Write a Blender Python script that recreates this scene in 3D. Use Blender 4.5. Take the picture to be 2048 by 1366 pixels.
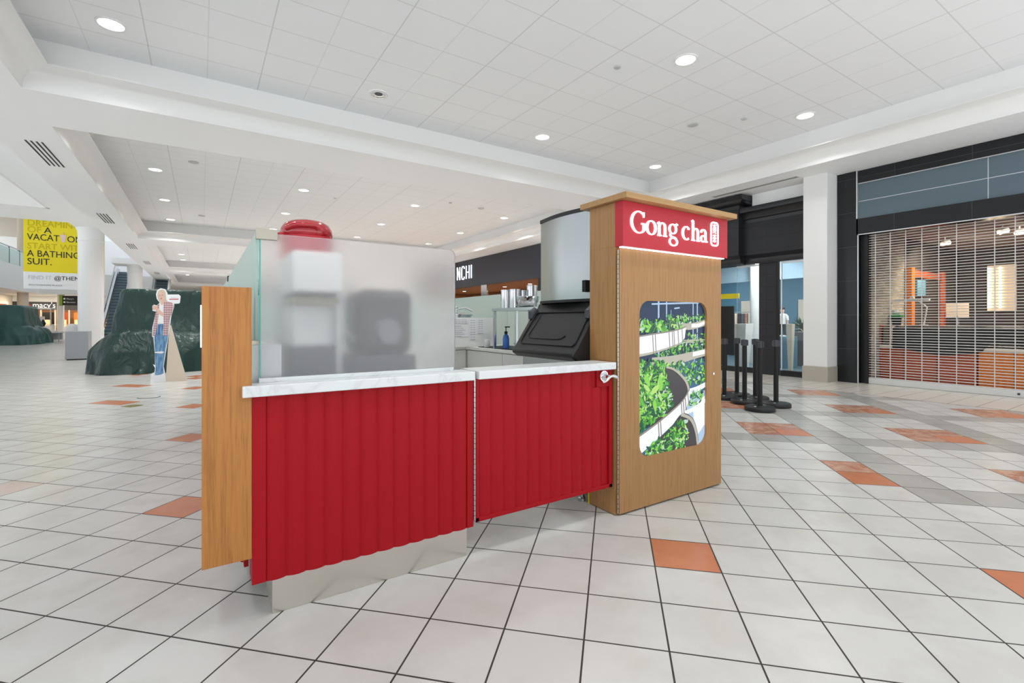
import bpy, bmesh, math, random
from mathutils import Vector, Matrix
random.seed(7)
SC = bpy.context.scene
for o in list(bpy.data.objects): bpy.data.objects.remove(o)
COL = SC.collection
PI = math.pi
rad = math.radians

# ------------------------------------------------------------------ camera, sky, exposure
cam = bpy.data.cameras.new('camera'); camo = bpy.data.objects.new('camera', cam); COL.objects.link(camo)
camo.location = (0, 0, 1.2); camo.rotation_euler = (rad(90), 0, rad(-33.04))
cam.sensor_width = 36; cam.lens = 954.4/2048*36; cam.shift_y = -41/2048
cam.clip_start = .05; cam.clip_end = 300
SC.camera = camo
W = bpy.data.worlds.new('daylight_and_uplight'); SC.world = W; W.use_nodes = True
# daylight: dim sky, plus brightness added below the horizon to light the ceiling
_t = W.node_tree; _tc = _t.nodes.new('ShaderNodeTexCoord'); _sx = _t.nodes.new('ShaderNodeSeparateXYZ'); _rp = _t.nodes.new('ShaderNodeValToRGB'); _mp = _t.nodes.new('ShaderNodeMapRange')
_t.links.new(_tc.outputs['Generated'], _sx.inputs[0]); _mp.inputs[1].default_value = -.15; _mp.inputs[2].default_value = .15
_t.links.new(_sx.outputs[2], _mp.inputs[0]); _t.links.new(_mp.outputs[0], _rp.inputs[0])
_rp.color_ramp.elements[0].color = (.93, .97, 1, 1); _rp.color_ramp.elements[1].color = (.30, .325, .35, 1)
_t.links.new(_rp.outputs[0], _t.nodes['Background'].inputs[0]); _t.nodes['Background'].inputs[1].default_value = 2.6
vs = SC.view_settings; vs.view_transform = 'Standard'; vs.look = 'None'; vs.gamma = 1; vs.use_curve_mapping = False
vs.exposure = -.06
LAMP_W = 48.0

# ------------------------------------------------------------------ materials
def mat(name, col, rough=.5, metal=0, emit=None, es=0, trans=0, ior=1.45, spec=None, coat=0):
    m = bpy.data.materials.new(name); m.use_nodes = True
    b = m.node_tree.nodes['Principled BSDF']
    b.inputs['Base Color'].default_value = (*col, 1); b.inputs['Roughness'].default_value = rough
    b.inputs['Metallic'].default_value = metal; b.inputs['IOR'].default_value = ior
    b.inputs['Transmission Weight'].default_value = trans
    if spec is not None: b.inputs['Specular IOR Level'].default_value = spec
    if coat: b.inputs['Coat Weight'].default_value = coat; b.inputs['Coat Roughness'].default_value = .08
    if emit: b.inputs['Emission Color'].default_value = (*emit, 1); b.inputs['Emission Strength'].default_value = es
    return m
class N:
    """small node-graph builder"""
    def __init__(s, m): s.m = m; s.t = m.node_tree; s.n = s.t.nodes; s.b = s.n['Principled BSDF']
    def link(s, a, b): s.t.links.new(a, b)
    def math(s, op, a, b=None, c=None):
        x = s.n.new('ShaderNodeMath'); x.operation = op
        for i, v in enumerate((a, b, c)):
            if v is None: continue
            if isinstance(v, (int, float)): x.inputs[i].default_value = v
            else: s.link(v, x.inputs[i])
        return x.outputs[0]
    def coord(s, scale=(1, 1, 1), rot=(0, 0, 0)):
        c = s.n.new('ShaderNodeTexCoord'); m = s.n.new('ShaderNodeMapping')
        m.inputs['Scale'].default_value = scale; m.inputs['Rotation'].default_value = rot
        s.link(c.outputs['Object'], m.inputs[0]); return m.outputs[0]
    def noise(s, v, scale=5, detail=4, rough=.5, dist=0):
        x = s.n.new('ShaderNodeTexNoise'); x.inputs['Scale'].default_value = scale; x.inputs['Detail'].default_value = detail
        x.inputs['Roughness'].default_value = rough; x.inputs['Distortion'].default_value = dist
        if v is not None: s.link(v, x.inputs['Vector'])
        return x.outputs[0]
    def ramp(s, f, stops):
        x = s.n.new('ShaderNodeValToRGB'); e = x.color_ramp.elements
        while len(e) < len(stops): e.new(.5)
        for k, (p, c) in enumerate(stops): e[k].position = p; e[k].color = (*c, 1)
        s.link(f, x.inputs[0]); return x.outputs[0]
    def mix(s, f, a, b):
        x = s.n.new('ShaderNodeMix'); x.data_type = 'RGBA'
        if isinstance(f, (int, float)): x.inputs[0].default_value = f
        else: s.link(f, x.inputs[0])
        for i, v in ((6, a), (7, b)):
            if isinstance(v, tuple): x.inputs[i].default_value = (*v, 1)
            else: s.link(v, x.inputs[i])
        return x.outputs[2]
    def col(s, c): s.link(c, s.b.inputs['Base Color'])
    def bump(s, h, strength=.3, dist=.01):
        x = s.n.new('ShaderNodeBump'); x.inputs['Strength'].default_value = strength; x.inputs['Distance'].default_value = dist
        s.link(h, x.inputs['Height']); s.link(x.outputs[0], s.b.inputs['Normal'])
    def xyz(s):
        c = s.n.new('ShaderNodeNewGeometry'); q = s.n.new('ShaderNodeSeparateXYZ'); s.link(c.outputs['Position'], q.inputs[0]); return q.outputs
def wood(name, a, b, axis='z', sc=1.0, rough=.42):
    m = mat(name, a, rough); n = N(m)
    s = {'z': (26, 26, 1.1), 'x': (1.1, 26, 26), 'y': (26, 1.1, 26)}[axis]
    v = n.coord(tuple(k*sc for k in s))
    g = n.noise(v, 1.6, 5, .6, .6); f = n.noise(v, 7, 3, .6, .2)
    k = n.math('ADD', n.math('MULTIPLY', g, .7), n.math('MULTIPLY', f, .3))
    n.col(n.ramp(k, [(.34, b), (.52, a), (.7, tuple(min(1, q*1.12) for q in a))])); n.bump(f, .08, .002); return m
def marble(name, base, vein, amt=.5):
    m = mat(name, base, .22); n = N(m); v = n.coord((1, 1, 1), (.3, .4, .8))
    w = n.noise(v, 2.2, 6, .6, 1.4); d = n.math('ABSOLUTE', n.math('SUBTRACT', w, .5))
    n.col(n.ramp(d, [(0, tuple(base[i]*(1-amt)+vein[i]*amt for i in range(3))), (.012, tuple(base[i]*.8+vein[i]*.2 for i in range(3))), (.04, base)])); return m
A_ = .217310; TX, TY = 2.0756, 2.2272            # floor tile lattice: 45 degrees, origin
def tile_mat(name, base, var=.03, dirt=None, rough=.24):
    m = mat(name, base, rough); n = N(m); X, Y, Z = n.xyz()
    u = n.math('MULTIPLY', n.math('SUBTRACT', X, TX), 1/A_); w = n.math('MULTIPLY', n.math('SUBTRACT', TY, Y), 1/A_)
    i = n.math('MULTIPLY', n.math('ADD', u, w), .5); j = n.math('MULTIPLY', n.math('SUBTRACT', w, u), .5)
    def edge(k): return n.math('SUBTRACT', .5, n.math('ABSOLUTE', n.math('SUBTRACT', n.math('FRACT', k), .5)))
    e = n.math('MINIMUM', edge(i), edge(j)); g = n.math('LESS_THAN', e, .0115)
    cv = n.n.new('ShaderNodeCombineXYZ'); n.link(n.math('FLOOR', i), cv.inputs[0]); n.link(n.math('FLOOR', j), cv.inputs[1])
    wn = n.n.new('ShaderNodeTexWhiteNoise'); wn.noise_dimensions = '2D'; n.link(cv.outputs[0], wn.inputs['Vector'])
    c0 = n.mix(wn.outputs[0], tuple(q*(1-var) for q in base), tuple(min(1, q*(1+var)) for q in base))
    c = n.noise(n.coord(), 3.2, 5, .6); st = n.ramp(c, [(.38, (.93, .92, .89)), (.55, (1, 1, 1))])
    mm = n.n.new('ShaderNodeMix'); mm.data_type = 'RGBA'; mm.blend_type = 'MULTIPLY'; mm.inputs[0].default_value = 1
    n.link(c0, mm.inputs[6]); n.link(st, mm.inputs[7]); cc = mm.outputs[2]
    if dirt:
        d = n.noise(n.coord(), 9, 6, .7, .5); cc = n.mix(n.ramp(d, [(.42, (0, 0, 0)), (.6, (1, 1, 1))]), cc, dirt)
    n.col(n.mix(g, cc, (.035, .028, .025)))
    n.link(n.math('ADD', n.math('MULTIPLY', g, .5), rough), n.b.inputs['Roughness']); n.bump(n.math('SUBTRACT', 1, g), .25, .003)
    return m
def grid_mat(name, base, line, ux, uy, px, py, x0, y0, w, axes=(0, 1), rough=.7):
    """lines every px, py (world metres) on the two given axes"""
    m = mat(name, base, rough); n = N(m); q = n.xyz()
    def ln(v, p, o): return n.math('LESS_THAN', n.math('SUBTRACT', .5, n.math('ABSOLUTE', n.math('SUBTRACT', n.math('FRACT', n.math('MULTIPLY', n.math('SUBTRACT', v, o), 1/p)), .5))), w/p/2)
    g = n.math('MAXIMUM', ln(q[axes[0]], px, x0), ln(q[axes[1]], py, y0))
    if name == 'ceiling_tiles': g = n.math('MAXIMUM', n.math('MULTIPLY', g, .45), n.math('MAXIMUM', ln(q[axes[0]], px*2, x0), n.math('MULTIPLY', ln(q[axes[1]], py, y0), .8)))
    f = n.noise(n.coord(), 40, 2); b2 = n.mix(f, tuple(k*.985 for k in base), base)
    n.col(n.mix(g, b2, line)); return m

M = {}
M['plaster'] = mat('white_plaster', (.93, .935, .94), .6)
M['plaster2'] = mat('white_trim_paint', (.86, .86, .85), .55)
M['ctile'] = grid_mat('ceiling_tiles', (.92, .93, .94), (.70, .70, .70), 0, 0, .6435, .644, -.575, 1.852, .013)
M['white_tile'] = tile_mat('cream_floor_tile', (.56, .556, .535))
M['grey_tile'] = tile_mat('grey_floor_tile', (.39, .385, .365), .08)
M['terra_tile'] = tile_mat('terracotta_floor_tile', (.50, .185, .095), .08)
M['brown_tile'] = tile_mat('weathered_brown_floor_tile', (.40, .165, .105), .1, (.50, .31, .22))
M['pale_tile'] = tile_mat('pale_pink_floor_tile', (.60, .50, .46), .05)
M['border_tile'] = grid_mat('border_floor_tile', (.60, .575, .52), (.10, .09, .08), 0, 0, 1.04, .3075, 9.06, 2.052, .007, rough=.22)
M['oak'] = wood('light_oak_laminate', (.39, .205, .077), (.315, .155, .054), sc=1.6)
M['oak_post'] = wood('warm_oak_laminate', (.47, .195, .045), (.33, .12, .024), sc=1.5)
M['oak_cap'] = wood('oak_cap_laminate', (.42, .245, .10), (.35, .19, .07), 'x')
M['marble'] = marble('white_marble', (.74, .77, .77), (.55, .57, .58))
M['red'] = mat('red_painted_fluting', (.37, .005, .010), .5, spec=.22)
M['red_sign'] = mat('red_sign_face', (.50, .02, .035), .4)
M['red_gloss'] = mat('glossy_red_plastic', (.42, .008, .018), .12, coat=.6)
M['steel'] = mat('brushed_stainless_steel', (.52, .54, .54), .22, 1)
M['steel_kick'] = mat('satin_steel_kick_plate', (.72, .69, .63), .3, 1)
M['chrome'] = mat('polished_chrome', (.75, .75, .76), .1, 1)
M['nickel'] = mat('brushed_nickel', (.5, .46, .38), .35, 1)
M['black_plastic'] = mat('black_plastic', (.013, .013, .014), .36)
M['black'] = mat('matte_black', (.009, .009, .010), .55)
M['dark_grey'] = mat('dark_grey_plastic', (.06, .062, .07), .45)
M['grey_plastic'] = mat('light_grey_plastic', (.55, .56, .55), .4)
M['white_plastic'] = mat('white_plastic', (.82, .82, .80), .35)
M['cabinet'] = mat('light_grey_laminate', (.66, .66, .63), .4)
M['frost'] = mat('frosted_glass', (.975, .97, .98), .25, trans=.9, ior=1.35)
M['mint_frost'] = mat('mint_frosted_glass', (.78, .94, .90), .35, trans=.55, ior=1.3)
M['glass_edge'] = mat('green_glass_edge', (.10, .42, .33), .25)
M['glass'] = mat('clear_glass', (.96, .98, .975), .02, trans=1, ior=1.25)
M['thin_glass'] = mat('tinted_shop_glass', (.86, .93, .96), .02, trans=1, ior=1.3)
M['glow_white'] = mat('lit_white_acrylic', (.9, .9, .9), .4, emit=(1, .99, 1), es=2.2)
M['glow_lamp'] = mat('lamp_lens', (1, 1, 1), .4, emit=(1, .985, .96), es=5)
M['glow_led'] = mat('led_strip', (1, 1, 1), .4, emit=(1, .97, .93), es=2.2)
M['glow_blue'] = mat('lit_blue_white_letters', (1, 1, 1), .4, emit=(.75, .82, 1), es=1.6)
M['green_cloth'] = mat('dark_green_cover_fabric', (.010, .036, .030), .33)
n = N(M['green_cloth']); n.bump(n.noise(n.coord((1.3, 1.3, .55)), 3.2, 4, .5, 1.6), .8, .07)
M['tealgreen_cloth'] = mat('teal_green_cover_fabric', (.022, .085, .078), .36)
M['oldblack'] = grid_mat('black_stone_cladding', (.018, .019, .023), (.005, .005, .006), 0, 0, .95, .28, 4.9, 2.52, .010, (1, 2), .5)
M['blacktile'] = grid_mat('polished_black_tile', (.010, .011, .013), (.06, .065, .07), 0, 0, 1.05, .66, .35, .0, .006, (1, 2), .22)
M['blackgloss'] = mat('black_lacquer_moulding', (.012, .012, .014), .3)
M['blue_glass_tile'] = grid_mat('blue_grey_glass_panel', (.115, .165, .195), (.55, .58, .6), 0, 0, 1.95, .34, .32, 3.17, .012, (1, 2), .25)
M['stone'] = mat('stacked_stone', (.42, .38, .29), .8)
n = N(M['stone']); X, Y, Z = n.xyz()
br = n.n.new('ShaderNodeTexBrick'); cb = n.n.new('ShaderNodeCombineXYZ'); n.link(X, cb.inputs[0]); n.link(Z, cb.inputs[1]); n.link(cb.outputs[0], br.inputs['Vector'])
br.inputs['Scale'].default_value = 4; br.inputs['Color1'].default_value = (.45, .41, .31, 1); br.inputs['Color2'].default_value = (.27, .25, .2, 1); br.inputs['Mortar'].default_value = (.10, .09, .07, 1); br.inputs['Mortar Size'].default_value = .012; br.inputs['Brick Width'].default_value = .8; br.inputs['Row Height'].default_value = .22
n.col(br.outputs[0]); n.bump(br.outputs[1], .6, .02)
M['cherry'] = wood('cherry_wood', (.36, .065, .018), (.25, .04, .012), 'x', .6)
M['amber_wood'] = wood('amber_wood_painted_lit', (.62, .17, .02), (.46, .11, .012), 'x', .6)  # brighter copy of the cherry wood, its lit look put into the colour
M['darkwall'] = mat('dark_brown_wall', (.035, .028, .025), .7)
M['blue_wall'] = mat('dusty_blue_wall', (.09, .22, .31), .6)
M['blue_floor'] = mat('blue_grey_shop_floor', (.10, .17, .20), .3)
M['cream'] = mat('cream_paint', (.72, .64, .52), .6)
M['yellow'] = mat('banner_yellow', (.80, .66, .01), .6)
M['yellow_dk'] = mat('banner_outline_yellow', (.56, .44, .0), .6)
M['ink'] = mat('black_print', (.015, .015, .02), .6)
M['paper'] = mat('white_paper', (.84, .84, .85), .7)
M['pale_ink'] = mat('pale_grey_print', (.62, .62, .66), .7)
M['grey_ink'] = mat('grey_print', (.35, .35, .38), .7)
M['red_ink'] = mat('red_print', (.5, .05, .07), .6)
M['card'] = mat('raw_cardboard', (.68, .58, .47), .8)
M['skin'] = mat('printed_skin', (.72, .47, .37), .7)
M['hair'] = mat('printed_blond_hair', (.60, .50, .36), .7)
M['denim'] = mat('printed_denim', (.10, .24, .44), .8)
n = N(M['denim']); n.col(n.ramp(n.noise(n.coord((3, 3, 1)), 6, 4), [(.35, (.05, .14, .30)), (.6, (.19, .36, .56))]))
M['plaid'] = mat('printed_plaid', (.6, .3, .3), .8)
n = N(M['plaid']); cc_ = n.n.new('ShaderNodeTexCoord'); q = n.n.new('ShaderNodeSeparateXYZ'); n.link(cc_.outputs['Object'], q.inputs[0])
a = n.math('LESS_THAN', n.math('FRACT', n.math('MULTIPLY', q.outputs[0], 22)), .4); b = n.math('LESS_THAN', n.math('FRACT', n.math('MULTIPLY', q.outputs[2], 22)), .4)
n.col(n.mix(n.math('MULTIPLY', n.math('ADD', a, b), .5), (.66, .50, .48), (.28, .10, .14)))
M['leaf'] = mat('dark_green_leaf', (.02, .09, .025), .5)
M['plaster_far'] = mat('balcony_white_paint', (.82, .83, .82), .6)
M['beige'] = mat('beige_plaster', (.62, .55, .45), .6)
M['column'] = mat('column_white_paint', (.82, .82, .81), .45)
M['stone_base'] = mat('beige_stone_base', (.45, .41, .35), .4)
M['aluminium'] = mat('silver_aluminium', (.72, .73, .74), .3, .9)
M['alu_paint'] = mat('light_grey_lacquered_metal', (.70, .70, .69), .35, .1)
M['esc_step'] = grid_mat('escalator_steps', (.16, .24, .28), (.05, .08, .1), 0, 0, 50, .2, 0, 0, .05, (0, 2), .4)

# ------------------------------------------------------------------ mesh helpers
class MB:
    def __init__(s): s.v = []; s.f = []; s.m = []; s.cur = 0; s.M = None
    def add(s, vs_, fs, m=None):
        k = len(s.v)
        for p in vs_:
            p = Vector(p)
            if s.M is not None: p = s.M @ p
            s.v.append(p)
        for f in fs: s.f.append([k+i for i in f]); s.m.append(s.cur if m is None else m)
        return s
    def box(s, x0, x1, y0, y1, z0, z1, m=None):
        return s.add([(x, y, z) for x in (x0, x1) for y in (y0, y1) for z in (z0, z1)],
                     [(0, 1, 3, 2), (4, 6, 7, 5), (0, 4, 5, 1), (2, 3, 7, 6), (0, 2, 6, 4), (1, 5, 7, 3)], m)
    def hexa(s, lo, hi, m=None):
        """lo, hi: four points each, counter-clockwise from above"""
        return s.add(list(lo)+list(hi), [(3, 2, 1, 0), (4, 5, 6, 7)]+[(i, (i+1) % 4, 4+(i+1) % 4, 4+i) for i in range(4)], m)
    def cyl(s, p0, p1, r0, r1=None, seg=16, m=None, caps=True):
        r1 = r0 if r1 is None else r1; p0 = Vector(p0); p1 = Vector(p1); d = (p1-p0).normalized()
        a = d.orthogonal().normalized(); b = d.cross(a)
        vs_ = []
        for p, r in ((p0, r0), (p1, r1)):
            for k in range(seg):
                t = 2*PI*k/seg; vs_.append(p+a*(math.cos(t)*r)+b*(math.sin(t)*r))
        fs = [(k, (k+1) % seg, seg+(k+1) % seg, seg+k) for k in range(seg)]
        if caps: fs += [tuple(reversed(range(seg))), tuple(range(seg, 2*seg))]
        return s.add(vs_, fs, m)
    def lathe(s, c, prof, seg=24, m=None, cap=True):
        vs_ = []; n_ = len(prof)
        for r, z in prof:
            for k in range(seg):
                t = 2*PI*k/seg; vs_.append((c[0]+r*math.cos(t), c[1]+r*math.sin(t), c[2]+z))
        fs = [(i*seg+k, i*seg+(k+1) % seg, (i+1)*seg+(k+1) % seg, (i+1)*seg+k) for i in range(n_-1) for k in range(seg)]
        if cap: fs += [tuple(reversed(range(seg))), tuple(range((n_-1)*seg, n_*seg))]
        return s.add(vs_, fs, m)
    def tube(s, pts, r, seg=8, m=None):
        pts = [Vector(p) for p in pts]; vs_ = []; n_ = len(pts); a = None
        for i, p in enumerate(pts):
            d = (pts[min(i+1, n_-1)]-pts[max(i-1, 0)]).normalized()
            if a is None: a = d.orthogonal().normalized()
            a = (a-d*a.dot(d)).normalized(); b = d.cross(a); rr = r[i] if isinstance(r, (list, tuple)) else r
            for k in range(seg):
                t = 2*PI*k/seg; vs_.append(p+a*(math.cos(t)*rr)+b*(math.sin(t)*rr))
        fs = [(i*seg+k, i*seg+(k+1) % seg, (i+1)*seg+(k+1) % seg, (i+1)*seg+k) for i in range(n_-1) for k in range(seg)]
        fs += [tuple(reversed(range(seg))), tuple(range((n_-1)*seg, n_*seg))]
        return s.add(vs_, fs, m)
    def prism(s, pts, d, m=None):
        """closed planar polygon of 3D points pushed along vector d"""
        n_ = len(pts); d = Vector(d); top = [Vector(p)+d for p in pts]
        return s.add([Vector(p) for p in pts]+top, [tuple(reversed(range(n_))), tuple(range(n_, 2*n_))]+[(i, (i+1) % n_, n_+(i+1) % n_, n_+i) for i in range(n_)], m)
    def sheet(s, rows, m=None, close=False):
        n_ = len(rows[0]); vs_ = [p for r in rows for p in r]; w = n_ if close else n_-1
        return s.add(vs_, [(i*n_+k, i*n_+(k+1) % n_, (i+1)*n_+(k+1) % n_, (i+1)*n_+k) for i in range(len(rows)-1) for k in range(w)], m)
    def build(s, name, mats, parent=None, smooth=False, bevel=0, local=False, kind=None, label=None, fix=True):
        me = bpy.data.meshes.new(name); off = Vector((0, 0, 0))
        if parent is not None and not local: off = Vector(parent['_w']) if '_w' in parent.keys() else parent.location.copy()
        me.from_pydata([tuple(v-off) for v in s.v], [], s.f)
        if not isinstance(mats, (list, tuple)): mats = [mats]
        for q in mats: me.materials.append(M[q] if isinstance(q, str) else q)
        me.polygons.foreach_set('material_index', s.m)
        if fix:
            bm = bmesh.new(); bm.from_mesh(me); bmesh.ops.recalc_face_normals(bm, faces=bm.faces); bm.to_mesh(me); bm.free()
        if smooth:
            me.polygons.foreach_set('use_smooth', [True]*len(me.polygons))
            try: me.set_sharp_from_angle(angle=rad(38))
            except Exception: pass
        me.update()
        o = bpy.data.objects.new(name, me); COL.objects.link(o)
        if parent is not None: o.parent = parent
        if bevel:
            b = o.modifiers.new('bevel', 'BEVEL'); b.width = bevel; b.segments = 2; b.limit_method = 'ANGLE'; b.angle_limit = rad(50)
        if kind: o['kind'] = kind
        if label: o['label'] = label
        return o
def box(x0, x1, y0, y1, z0, z1, m=None): return MB().box(x0, x1, y0, y1, z0, z1, m)
def thing(name, label, cat, loc=(0, 0, 0), rz=0, group=None, kind=None):
    o = bpy.data.objects.new(name, None); COL.objects.link(o); o.location = loc; o.rotation_euler = (0, 0, rz)
    o.empty_display_size = .1; return tag(o, label, cat, group, kind)
def tag(o, label, cat, group=None, kind=None):
    o['label'] = label; o['category'] = cat
    if group: o['group'] = group
    if kind: o['kind'] = kind
    return o
def struct(name, mb, mats, **k):
    return mb.build(name, mats, kind='structure', **k)
def dup(r, loc, rz=None, label=None, group=None):
    def cp(o, parent):
        c = o.copy(); COL.objects.link(c)
        if parent is not None: c.parent = parent
        for ch in [q for q in list(COL.objects) if q.parent == o]: cp(ch, c)
        return c
    c = cp(r, None); c.location = loc
    if rz is not None: c.rotation_euler = (0, 0, rz)
    if label: c['label'] = label
    if group: c['group'] = group
    return c
def smoothline(pts, n_=8):
    out = []; P = [Vector(p) for p in pts]
    for i in range(len(P)-1):
        p0 = P[max(i-1, 0)]; p1 = P[i]; p2 = P[i+1]; p3 = P[min(i+2, len(P)-1)]
        for k in range(n_):
            t = k/n_; out.append(.5*((2*p1)+(-p0+p2)*t+(2*p0-5*p1+4*p2-p3)*t*t+(-p0+3*p1-3*p2+p3)*t**3))
    out.append(P[-1]); return out
def text_into(mb, body, size, o, ux, uz, depth=.004, m=None, align='LEFT', sx=1.0, spacing=1.0, bold=0):
    """raised sans lettering laid on the plane through o spanned by ux (reading direction) and uz (up)"""
    cu = bpy.data.curves.new('t', 'FONT'); cu.body = body; cu.size = size; cu.extrude = depth/2; cu.align_x = align; cu.resolution_u = 3; cu.space_character = spacing; cu.offset = bold
    ob = bpy.data.objects.new('t', cu); COL.objects.link(ob)
    dg = bpy.context.evaluated_depsgraph_get(); me = bpy.data.meshes.new_from_object(ob.evaluated_get(dg))
    ux = Vector(ux); uz = Vector(uz); un = ux.cross(uz); o = Vector(o)
    mb.add([o+ux*(v.co.x*sx)+uz*v.co.y+un*(v.co.z+depth/2) for v in me.vertices], [tuple(p.vertices) for p in me.polygons], m)
    bpy.data.objects.remove(ob); bpy.data.curves.remove(cu); bpy.data.meshes.remove(me)

# ------------------------------------------------------------------ floor
def floor():
    mb = MB(); a = A_
    gi = {(6, -4): 2, (7, -3): 1, (1, -9): 2, (2, -8): 1, (11, 1): 2, (12, 2): 1, (1, 1): 2, (6, 1): 2, (-9, 1): 2, (-14, -4): 2, (-19, -9): 2, (-24, -14): 2, (-23, -9): 2, (-28, -14): 2, (-33, -18): 4, (-14, 1): 4, (-28, -18): 2, (-22, -8): 0, (-38, -19): 4}
    vid = {}
    def V(i, j):
        if (i, j) not in vid: vid[(i, j)] = len(mb.v); mb.v.append(Vector((TX+a*(i-j), TY-a*(i+j), 0)))
        return vid[(i, j)]
    R = 175
    for i in range(-R, R):
        for j in range(-R, R):
            x = TX+a*(i-j); y = TY-a*(i+j+1)
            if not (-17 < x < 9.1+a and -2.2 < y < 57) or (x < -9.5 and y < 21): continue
            m = gi.get((i, j), 0)
            k = i-j
            if m == 0 and k >= 11 and x < 9.2:
                i5, j5 = i % 5, j % 5
                if i5 == 2 or j5 == 2: m = 1
                elif i5 in (0, 1) and j5 in (0, 1): m = 2 if (i5 == 1 and j5 == 1) else 3
            elif m == 0 and x > -1.2 and y > 9 and i % 5 == 1 and j % 5 == 1: m = 2
            mb.f.append([V(i, j), V(i, j+1), V(i+1, j+1), V(i+1, j)]); mb.m.append(m)
    o = mb.build('floor', ['white_tile', 'grey_tile', 'terra_tile', 'brown_tile', 'pale_tile'], kind='structure')
    o['label'] = 'diagonal cream tile floor with dark grout, grey bands and terracotta squares'
    struct('floor', box(9.06, 10.75, -2.2, 57, -.04, .002), 'border_tile')
floor()

# ------------------------------------------------------------------ ceiling with coffers
XL, XR, ZS, ZC = -1.87, 9.54, 4.10, 4.72
COF = [(-3.4, 8.3), (9.7, 21.2), (22.9, 34.3), (36.0, 47.4)]
def ceiling():
    mb = MB(); t = .9
    mb.box(-2.7, XL, -3.8, 56, ZS, ZS+t); mb.box(XR, 11.2, -3.8, 56, ZS, ZS+t)
    ys = [-3.8]+[v for c in COF for v in c]+[56]
    for k in range(0, len(ys), 2): mb.box(XL, XR, ys[k], ys[k+1], ZS, ZS+t)
    struct('ceiling', mb, 'plaster')
    for (y0, y1) in COF:
        mb = MB(); mb.box(XL, XR, y0, y1, ZC, ZC+.05); struct('ceiling', mb, 'ctile')
        mb = MB()
        prof = [(0, ZS), (0, ZS+.05)]+[(.28*(1-math.cos(q)), ZS+.05+.2*math.sin(q)) for q in [PI/2*k/8 for k in range(1, 9)]]+[(.28, ZS+.265), (.08, ZS+.265), (.08, ZC+.01)]
        prof = [(d+.003, z) for d, z in prof]; rows = [[(XL+d, y0+d, z), (XR-d, y0+d, z), (XR-d, y1-d, z), (XL+d, y1-d, z)] for d, z in prof]
        mb.sheet(rows, close=True); struct('trim_1', mb, 'plaster2', smooth=True)
    mb = MB(); z4 = 4.42
    mb.box(-3.65, -2.7, -3.8, 22.9, z4, z4+.3); mb.box(-12, -3.65, 18.7, 21, z4, z4+.3)
    mb.box(-4.2, -2.7, 34.3, 36, z4, z4+.3); mb.box(-2.72, -2.7, -3.8, 56, ZS, 6.5)
    struct('ceiling', mb, 'plaster')
    mb = MB(); mb.box(-8.5, -3.65, 12, 18.7, 5.5, 5.6); struct('ceiling', mb, 'beige')
    mb = MB()
    for x in (-4.6, -5.9, -7.2): mb.box(x, x+.09, 9, 18.7, 5.25, 5.5)
    for y in (12, 14.6, 17.2): mb.box(-12, -3.65, y, y+.09, 5.3, 5.5)
    mb.box(-3.72, -3.65, 9, 18.7, 4.42, 5.6); mb.box(-12, -3.65, 18.63, 18.7, 4.42, 5.6)
    struct('trim_2', mb, 'plaster2')
ceiling()

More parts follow.
